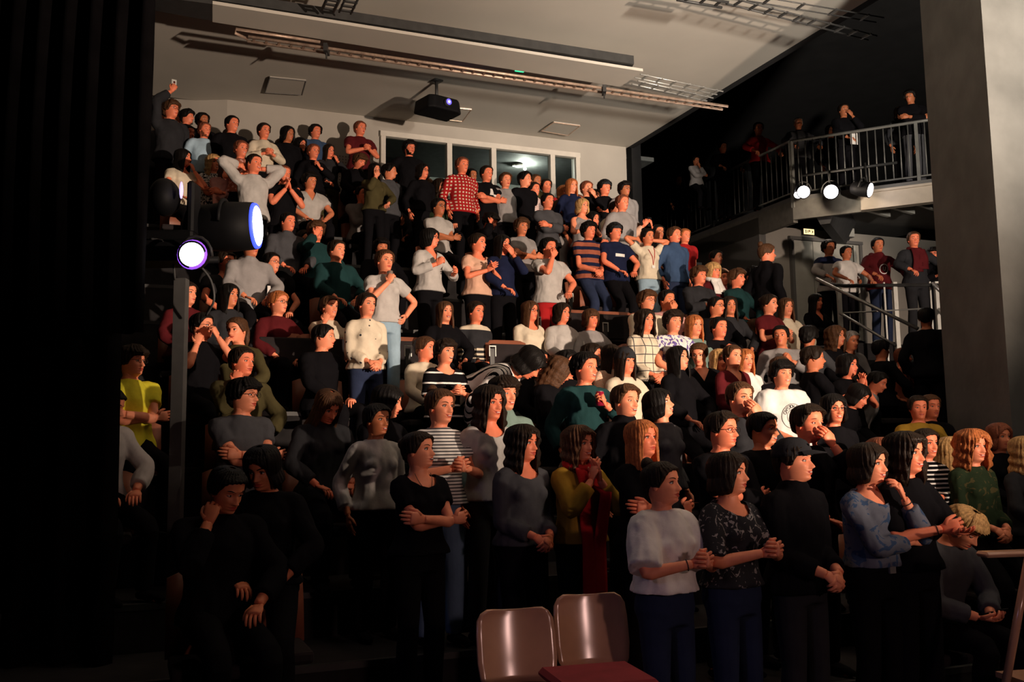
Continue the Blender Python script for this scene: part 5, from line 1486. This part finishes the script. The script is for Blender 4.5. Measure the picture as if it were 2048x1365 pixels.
P(941, 337, 'S', 'lowclasp', 42, 'm3', 'short black', 'dgrey', 'dim person in dark grey holding a patterned scarf')
P(879, 357, 'S', 'knees', 36, 'f0', 'wavy dark', 'green', 'smiling woman with dark wavy hair below the second pane', smile=1)
P(847, 356, 'S', 'mouth', 40, 'm1', 'mop brown', 'black', 'person hiding the face behind both fists', pitch=-20)
P(844, 327, 'T', 'down', 46, 'f1', 'bob black', 'black', 'woman in glasses beside the tall man in black', glasses=True, smile=.4)
P(818, 281, 'T', 'back', 32, 'm1', 'mop black', 'black', 'tall bearded man in black standing in front of the leftmost pane', 'black', beard=True, smile=.5, hi=True)
P(778, 327, 'T', 'down', 78, 'm2', 'curly black', 'dgrey short', 'boy with black hair in profile at the window edge')
P(748, 326, 'T', 'mouth', 34, 'f0', 'long black', 'olive', 'woman in an olive top with long black hair')
P(712, 334, 'S', 'mouthL', 36, 'f1', 'up dark', 'charcoal', 'woman covering her mouth above the pale hoodie')
P(714, 306, 'S', 'knees', 40, 'm1', 'mop brown', 'black', 'person in black looking down in front of the maroon tee', pitch=-22)
P(719, 242, 'T', 'clasp', 40, 'm1', 'short auburn', 'maroon short', 'man in a maroon tee standing highest, left of the window', 'black', hi=True)
# ---- top left
P(566, 330, 'T', 'pray', 34, 'm1', 'crop auburn', 'black short', 'young man in a black tee pressing his palms together under his chin', smile=.6, hi=True)
P(619, 345, 'S', 'knees', 35, 'm2', 'mop black', 'lgrey short v', 'person in a pale polo shirt with a dim face')
P(507, 307, 'T', 'behind', 38, 'm1', 'crop dark', 'lgrey', 'man in a pale grey sweater with hands behind his head', smile=.7, hi=True)
P(529, 300, 'S', 'knees', 40, 'f3', 'bob black', 'black', 'dim face behind the crooked elbow')
P(452, 315, 'S', 'cross', 32, 'f1', 'long brown', 'pink', 'woman in glasses and a pinkish blouse beside the floral dress', glasses=True)
P(426, 309, 'S', 'cross', 30, 'f0', 'wavy blond', 'floral short', 'blond woman in a black and white floral dress', smile=.7, row=10)
P(364, 297, 'S', 'cheekL', 62, 'f1', 'long black', 'cream short scoop', 'woman with long dark hair in a white top, hand to her cheek, far left', row=10)
P(372, 287, 'S', 'knees', 40, 'm1', 'short brown', 'grey', 'half hidden face behind the white top')
P(481, 281, 'T', 'clasp', 34, 'f1', 'up auburn', 'floral2 short', 'woman with reddish hair in a flowery blouse', smile=.9)
P(505, 279, 'S', 'knees', 36, 'f1', 'long dark', 'black', 'smiling woman just right of the flowery blouse', smile=.6)
P(562, 277, 'S', 'knees', 34, 'f1', 'long brown', 'maroon', 'woman in a dark red cardigan')
P(599, 275, 'T', 'down', 42, 'f1', 'bob black', 'black', 'woman with glasses and a thick black bob holding a small bottle', glasses=True, smile=.6)
P(626, 288, 'T', 'fist', 34, 'f1', 'up auburn', 'black', 'person in black with joined hands right of the thick bob')
P(657, 288, 'T', 'cheekL', 32, 'f1', 'long dark', 'charcoal', 'woman with dark hair and hand on chin left of the maroon tee', 'olive')
P(630, 249, 'T', 'down', 36, 'm1', 'curly black', 'blue short', 'man with dark curls in a grey-blue shirt against the wall')
P(574, 252, 'T', 'down', 40, 'm3', 'bob black', 'black', 'shadowed person against the wall left of the dark curls')
P(527, 246, 'T', 'clasp', 32, 'f1', 'up dark', 'cream', 'woman in a cream cardigan over a yellow top')
P(463, 231, 'T', 'down', 40, 'm1', 'short black', 'black', 'smiling man in black near the corner of the back wall', smile=.6)
P(458, 257, 'T', 'down', 36, 'f1', 'long dark', 'charcoal', 'woman with long dark hair below the man in black at the wall corner', smile=.4)
P(408, 244, 'T', 'down', 36, 'm1', 'short auburn', 'lblue', 'bearded man in an open pale blue shirt', beard=True, smile=.5, row=11, off=-.15)
P(404, 226, 'T', 'down', 40, 'm3', 'curly black', 'black', 'dark figure in shadow at the left end of the back row', row=12)
P(376, 251, 'T', 'down', 36, 'm1', 'short black', 'grey', 'grinning man with a pale sleeve left of the blue shirt', smile=1, row=11, off=.15)
P(373, 218, 'T', 'down', 66, 'm1', 'mop black', 'black', 'black-haired man in profile in the top left corner', row=12)
P(352, 220, 'T', 'down', 45, 'm2', 'short black', 'black', 'partly hidden face between the filming man and the profile', row=12)
P(341, 200, 'T', 'phoneup', 46, 'm1', 'mop brown', 'charcoal', 'man in glasses filming with a white phone held above his head', glasses=True)
P(317, 225, 'T', 'down', 30, 'm3', 'short black', 'dgrey', 'dim man in grey at the far left of the back row')
# ---- landing under the gallery
P(1656, 480, 'T', 'rail', 38, 'm3', 'curly black', 'navy_yoke', 'man in a navy, cream and grey banded jumper leaning on the landing rail', 'black', zone=3.22)
P(1691, 491, 'T', 'rail', 42, 'm2', 'short black', 'white short', 'man in a draped white tee leaning on the landing rail', 'black', zone=3.22, dz=14.3)
P(1754, 475, 'T', 'rail', 26, 'm2', 'short black', 'maroon long hood', 'man in a maroon hoodie with a round emblem on the chest', 'djeans', zone=3.22, hi=True)
P(1826, 463, 'T', 'rail', 20, 'm1', 'short brown', 'charcoal', 'brightly lit man with a dark red scarf at the landing rail', 'charcoal', zone=3.22)
P(1867, 495, 'T', 'clasp', -5, 'f1', 'mop black', 'black', 'woman in glasses squeezed between the red scarf and the column', zone=3.22, glasses=True, dz=14.4)
P(1884, 498, 'T', 'down', 20, 'm3', 'short black', 'black', 'dark head right beside the column on the landing', zone=3.22, dz=15)
# ---- gallery
P(1391, 313, 'T', 'chin', 40, 'm3', 'crop dark', 'grey', 'man in a pale grey shirt leaning on the dark gallery rail, chin in hand', zone=6.12, pz=.8, dz=17.6)
P(1444, 284, 'T', 'rail', 40, 'm3', 'short black', 'black', 'man in black at the gallery rail, left of the red jacket', zone=6.12, dz=18.2)
P(1516, 245, 'T', 'rail', 20, 'f2', 'up dark', 'red', 'person in a red jacket resting a hand on the gallery rail', zone=6.12, dz=17.6)
P(1596, 235, 'T', 'rail', 10, 'm3', 'crop grey', 'dgrey', 'man in a grey jacket standing behind the gallery corner post', 'black', zone=6.12, dz=17.0)
P(1686, 208, 'T', 'mouthL', 30, 'm3', 'short dark', 'black', 'man in black on the gallery with a hand at his mouth and a white paper', zone=6.12, dz=16.6)
P(1821, 180, 'T', 'cross', -20, 'm3', 'mop black', 'black', 'tall person with thick dark hair and grey trousers at the gallery end', 'dgrey', zone=6.12, dz=15.9)
P(1798, 214, 'T', 'down', 20, 'f3', 'bob dark', 'charcoal', 'shorter dim person beside the tall one at the gallery end', zone=6.12, dz=16.4)
P(1660, 250, 'T', 'down', 20, 'f3', 'long black', 'black', 'barely visible person between the grey jacket and the white paper', zone=6.12, dz=17.8)
P(1357, 351, 'T', 'down', 20, 'm3', 'short black', 'black', 'barely visible person at the far dark end of the gallery rail', zone=6.12, pz=.8, dz=19.5)
# ------------------------------------------------------------------ things held or worn
from mathutils.bvhtree import BVHTree
def child(o, nm):
    for c in bpy.data.objects:
        if c.parent == o and c.name.split('.')[0] == nm: return c
_bv = {}
def surf(o, x, z, y0=-1.2):
    """front surface of the shirt at local x, z"""
    sh = child(o, 'shirt')
    if o.name not in _bv:
        me = sh.data; _bv[o.name] = BVHTree.FromPolygons([v.co.copy() for v in me.vertices], [tuple(p.vertices) for p in me.polygons])
    h = _bv[o.name].ray_cast(Vector((x, y0, z)), Vector((0, 1, 0)))
    return h[0].y if h[0] is not None and h[0].y < .12 else None
def drape_flat(name, o, V, Fs, m, off=.003):
    ys = [surf(o, v[0], v[1]) for v in V]; ok = [y for y in ys if y is not None]
    if not ok: return
    d = max(ok)
    P_ = [(v[0], (y if y is not None else d) - off, v[1]) for v, y in zip(V, ys)]
    return mesh_obj(name, P_, Fs, m, None, o)
def text_flat(txt, size):
    cu = bpy.data.curves.new('t', 'FONT'); cu.body = txt; cu.size = size; cu.align_x = 'CENTER'; cu.align_y = 'CENTER'
    ob = bpy.data.objects.new('t', cu); COL.objects.link(ob)
    dg = bpy.context.evaluated_depsgraph_get(); dg.update(); me = ob.evaluated_get(dg).to_mesh()
    V = [(v.co.x, v.co.y) for v in me.vertices]; Fs = [tuple(p.vertices) for p in me.polygons]
    bpy.data.objects.remove(ob); bpy.data.curves.remove(cu)
    return V, Fs
def ring_flat(cx, cz, r, w_, n=40, a0=0, a1=2 * math.pi):
    V = []
    for i in range(n + 1):
        a = a0 + (a1 - a0) * i / n
        V += [(cx + r * math.cos(a), cz + r * math.sin(a)), (cx + (r + w_) * math.cos(a), cz + (r + w_) * math.sin(a))]
    return V, [(2 * i, 2 * i + 1, 2 * i + 3, 2 * i + 2) for i in range(n)]
def arc_text(txt, cx, cz, r, size, span):
    V, Fs = [], []; n = len(txt)
    for i, ch in enumerate(txt):
        if ch == ' ': continue
        a = math.pi / 2 + span * (.5 - i / (n - 1)); v, f = text_flat(ch, size)
        k = len(V); ca, sa = math.cos(a - math.pi / 2), math.sin(a - math.pi / 2)
        V += [(cx + r * math.cos(a) + p[0] * ca - p[1] * sa, cz + r * math.sin(a) + p[0] * sa + p[1] * ca) for p in v]
        Fs += [tuple(q + k for q in g) for g in f]
    return V, Fs
def reg(px, py): return REG[(px, py)]
M_INK = mat('print_ink', (.03, .03, .035), .8, var=.05); M_PRINTW = cloth('white')

# printed badge on the white tee
o, MH, arms, st = reg(1561, 720)
cz = 1.20
for v, f in (ring_flat(0.01, cz, .108, .004), ring_flat(.01, cz, .062, .003)): drape_flat('badge_ring', o, v, f, M_INK)
v, f = arc_text('CAPSTON SERVI', .01, cz, .086, .042, 2.5); drape_flat('badge_lettering', o, v, f, M_INK, .0035)
v, f = ring_flat(.01, cz + .01, .0, .035, 12, .2, 2.9); drape_flat('badge_emblem', o, v, f, M_INK)
# hoodie emblem
o, MH, arms, st = reg(1754, 475)
v, f = ring_flat(0, 1.19, .066, .012); drape_flat('emblem_ring', o, v, f, M_PRINTW, .005)
v, f = text_flat('U', .085); drape_flat('emblem_letter', o, [(a_[0], a_[1] + 1.19) for a_ in v], f, M_PRINTW, .005)
# white prints on dark tees
def quadpatch(o, nm, cx, cz, w_, h_, m=M_PRINTW, cut=0):
    V, Fs = [], []; n = 5
    for i in range(n):
        for j in range(n):
            u, t = i / (n - 1) - .5, j / (n - 1) - .5
            V.append((cx + u * w_ * (1 - cut * (t + .5)), cz + t * h_))
    for i in range(n - 1):
        for j in range(n - 1): Fs.append((i * n + j, (i + 1) * n + j, (i + 1) * n + j + 1, i * n + j + 1))
    drape_flat(nm, o, V, Fs, m, .004)
def zo(o, z):       # height shift for seated figures
    sh = child(o, 'shirt'); top_ = max(v.co.z for v in sh.data.vertices); return z - 1.44 + min(top_, 1.46)
o = reg(541, 504)[0]; quadpatch(o, 'shirt_print', -.07, zo(o, 1.22), .05, .13, cut=.3); quadpatch(o, 'shirt_print', .01, zo(o, 1.24), .05, .05)
o = reg(972, 331)[0]; quadpatch(o, 'shirt_print', .02, zo(o, 1.27), .07, .10, cut=.5); quadpatch(o, 'shirt_print', .08, zo(o, 1.22), .05, .03)
o = reg(1228, 446)[0]; quadpatch(o, 'shirt_print', 0, zo(o, 1.23), .15, .04)
o = reg(1522, 822)[0]
v, f = text_flat('Dloks', .028); drape_flat('chest_logo', o, [(a_[0] + .07, a_[1] + 1.27) for a_ in v], f, M_PRINTW, .006)
o = reg(1396, 532)[0]; quadpatch(o, 'shirt_print', -.02, zo(o, 1.2), .06, .03)

# held things
def held(name, label, cat, key, hand, builder, f=.07, n=.03, rz=0, rx=0, sc=1.0):
    o, MH, arms, st = reg(*key)
    p = world_of(o, hand_pt(o, arms, hand, f, n))
    t = thing(name, label, cat, p, o.rotation_euler.z + R(rz)); t.rotation_euler.x = R(rx); t.scale = (sc,) * 3
    builder(t); return t
def b_can(t):
    m_ = MB(); m_.add(*tube([(0, 0, -.055), (0, 0, -.05), (0, 0, .05), (0, 0, .058)], [.026, .033, .033, .027], 18)); m_.build('can_body', mat('can_red', (.45, .02, .06), .25, .5), t, True)
    m_ = MB(); m_.add(*tube([(0, 0, .059), (0, 0, .062)], [.027, .025], 18)); m_.build('can_top', M_STEEL, t, True)
held('drink_can', 'dark red drink can held up by the man in the green sweatshirt', 'can', (1168, 704), 1, b_can, .05, .035)
def b_glass(t):
    gm, nt, b = nodes_mat('cup_plastic'); b.inputs['Base Color'].default_value = (.8, .78, .7, 1); b.inputs['Roughness'].default_value = .1; b.inputs['Transmission Weight'].default_value = .8
    m_ = MB(); V = []; n = 18
    for r_0, z in ((.026, -.06), (.034, .06), (.032, .06), (.0245, -.055)):
        V += [(r_0 * math.cos(2 * math.pi * i / n), r_0 * math.sin(2 * math.pi * i / n), z) for i in range(n)]
    Fs = [(k * n + i, k * n + (i + 1) % n, (k + 1) * n + (i + 1) % n, (k + 1) * n + i) for k in range(3) for i in range(n)] + [tuple(range(n))[::-1], tuple(3 * n + i for i in range(n))]
    m_.add(V, Fs); m_.build('cup_wall', gm, t, True)
    m_ = MB(); m_.add(*tube([(0, 0, -.052), (0, 0, -.005)], [.024, .028], 16)); m_.build('drink', mat('beer', (.55, .16, .04), .2), t, True)
held('plastic_cup', 'clear half-full cup at the mouth of the woman in light jeans', 'cup', (768, 499), 0, b_glass, .06, .03, rx=-20)
def b_phone(white):
    def f(t):
        m_ = MB(); m_.box((0, 0, 0), (.072, .009, .145)); o_ = m_.build('phone_body', M_PSTEEL if white else BLACKMETAL, t); bv = o_.modifiers.new('b', 'BEVEL'); bv.width = .004
        m_ = MB(); m_.add(*tube([(-.0, .005, .03), (-.0, .008, .03)], [.014, .013], 12)); m_.build('camera_lens', BLACKMETAL, t, True)
        m_ = MB(); m_.add(*tube([(-.0, -.005, .03), (-.0, -.008, .03)], [.016, .015], 12)); m_.build('camera_ring', mat('phone_dark', (.1, .01, .01), .3), t, True)
    return f
held('phone', 'white phone held high above the filming man in the top left corner', 'phone', (341, 200), 0, b_phone(True), .10, .02)
held('phone', 'pale phone held by the man in glasses in the dim group', 'phone', (1499, 532), 1, b_phone(True), .07, .03, rx=60)
held('handheld_device', 'small handheld device with a cable held by the blond child', 'phone', (1917, 1003), 1, b_phone(False), .06, .03, rx=70)
held('camera_phone', 'phone held up by the person in the peach top taking a photo', 'phone', (1272, 446), 1, b_phone(False), .07, .03)
held('phone', 'dark phone in the lap of the woman with very long black hair', 'phone', (1630, 587), 1, b_phone(False), .07, .03, rx=60)
def b_bottle(t):
    m_ = MB(); m_.add(*tube([(0, 0, -.08), (0, 0, -.07), (0, 0, .03), (0, 0, .06), (0, 0, .09)], [.024, .03, .03, .014, .012], 16)); m_.build('bottle_body', mat('bottle_pale', (.45, .5, .5), .1, spec=.8), t, True)
    m_ = MB(); m_.add(*tube([(0, 0, .09), (0, 0, .105)], [.014, .014], 12)); m_.build('bottle_cap', M_PRINTW, t, True)
    m_ = MB(); m_.add(*tube([(0, 0, -.03), (0, 0, .01)], [.0308, .0308], 16, cap=False)); m_.build('bottle_label', mat('label_pink', (.6, .2, .25), .5), t, True)
held('small_bottle', 'small bottle with a pink label held by the woman with the thick black bob', 'bottle', (599, 275), 1, b_bottle, .07, .03)
def b_paper(t):
    m_ = MB(); m_.box((0, 0, 0), (.15, .003, .21)); m_.build('sheet', M_PRINTW, t)
held('paper_sheet', 'white sheet of paper held by the man in black on the gallery', 'paper', (1686, 208), 0, b_paper, .09, .02)

# worn things
def necklace(key, z=1.33):
    o = reg(*key)[0]
    pts = []
    for a in np.linspace(-1, 1, 13):
        x = .062 * math.sin(a * 1.5); zz = z + .11 * abs(a) ** 1.6 + .0
        pts.append((x, -.098 + .06 * abs(a) ** 2, zz))
    m_ = MB(); m_.tube(pts, .0022, 5); m_.add(*ellipsoid((0, -.106, z - .012), (.009, .005, .014), 8, 6)); m_.build('necklace', M_DSTEEL, o, True)
necklace((838, 862))
def belt(key, col, z=1.0, buckle=True, fem=True):
    o = reg(*key)[0]; n = 28
    pts = [(.170 * math.cos(t) * .97, .121 * math.sin(t) + .006, z) for t in np.linspace(0, 2 * math.pi, n)]
    m_ = MB(); v, f = tube(pts, .016, 8, up=(0, 0, 1), squash=1.0); m_.add(v, f); b = m_.build('belt', cloth(col), o, True)
    if buckle:
        m_ = MB(); m_.box((0, -.134, z), (.05, .012, .036)); m_.build('buckle', M_STEEL, b)
belt((878, 776), 'white', .965); belt((1731, 884), 'black', .985)
def scarf(key, col, length, z0=1.43, w_=.05):
    o, MH, arms, st = reg(*key)
    c = cloth(col); zt_ = zo(o, z0)
    m_ = MB(); pts = [(.085 * math.cos(t), .078 * math.sin(t) + .0, zt_ + .025 * math.sin(t)) for t in np.linspace(0, 2 * math.pi, 20)]
    v, f = tube(pts, .030, 10); m_.add(v, f)
    m_.build('scarf', c, o, True)
    for k, x in enumerate((-.045, .045)):
        V = []; n = 22
        for i in range(n):
            z = zt_ - .02 - length * (1 - .12 * k) * i / (n - 1)
            y = surf(o, x, z); y = (y if y is not None else -.14) - .014
            if i and y > V[-1][1] + .02: y = V[-1][1] + .01
            ww = w_ * (.8 + .25 * i / n)
            for q in range(5): V.append((x + (q - 2) / 2 * ww, y - .006 * (q % 2), z))
        Fs = [(i * 5 + q, i * 5 + q + 1, (i + 1) * 5 + q + 1, (i + 1) * 5 + q) for i in range(n - 1) for q in range(4)]
        s_ = mesh_obj('scarf_end', V, Fs, c, None, o); md = s_.modifiers.new('s', 'SOLIDIFY'); md.thickness = .012
scarf((1154, 850), 'red', .95); scarf((1826, 463), 'maroon', .35, w_=.08); scarf((1424, 524), 'white', .2)
scarf((918, 401), 'maroon', .2)
o = reg(1294, 457)[0]
pts = [(-.06, None, 1.42), (-.05, None, 1.34), (-.02, None, 1.24), (0, None, 1.12), (.02, None, 1.24), (.05, None, 1.34), (.06, None, 1.42)]
P_ = []
for x, _, z in pts:
    z = zo(o, z); y = surf(o, x, z); P_.append((x, (y if y is not None else -.1) - .006, z))
m_ = MB(); m_.tube(P_, .006, 6); m_.build('lanyard', cloth('red'), o, True); m_ = MB(); m_.box((0, P_[3][1] - .004, P_[3][2] - .03), (.05, .006, .04)); m_.build('badge', M_PRINTW, o)
# bracelets of the front women
for key, i in (((1322, 922), 0), ((1731, 884), 1), ((1805, 862), 0)):
    o, MH, arms, st = reg(*key); s, S, E, W_, hd, pn, cu, C = arms[i]; d = unit(W_ - E)
    c = W_ - d * .03; u1 = unit(np.cross(d, (0, 0, 1))); u2 = np.cross(d, u1)
    m_ = MB(); m_.tube([tuple(c + .029 * (math.cos(t) * u1 + math.sin(t) * u2)) for t in np.linspace(0, 2 * math.pi, 15)], .0025, 5); m_.build('bracelet', M_DSTEEL, o, True)
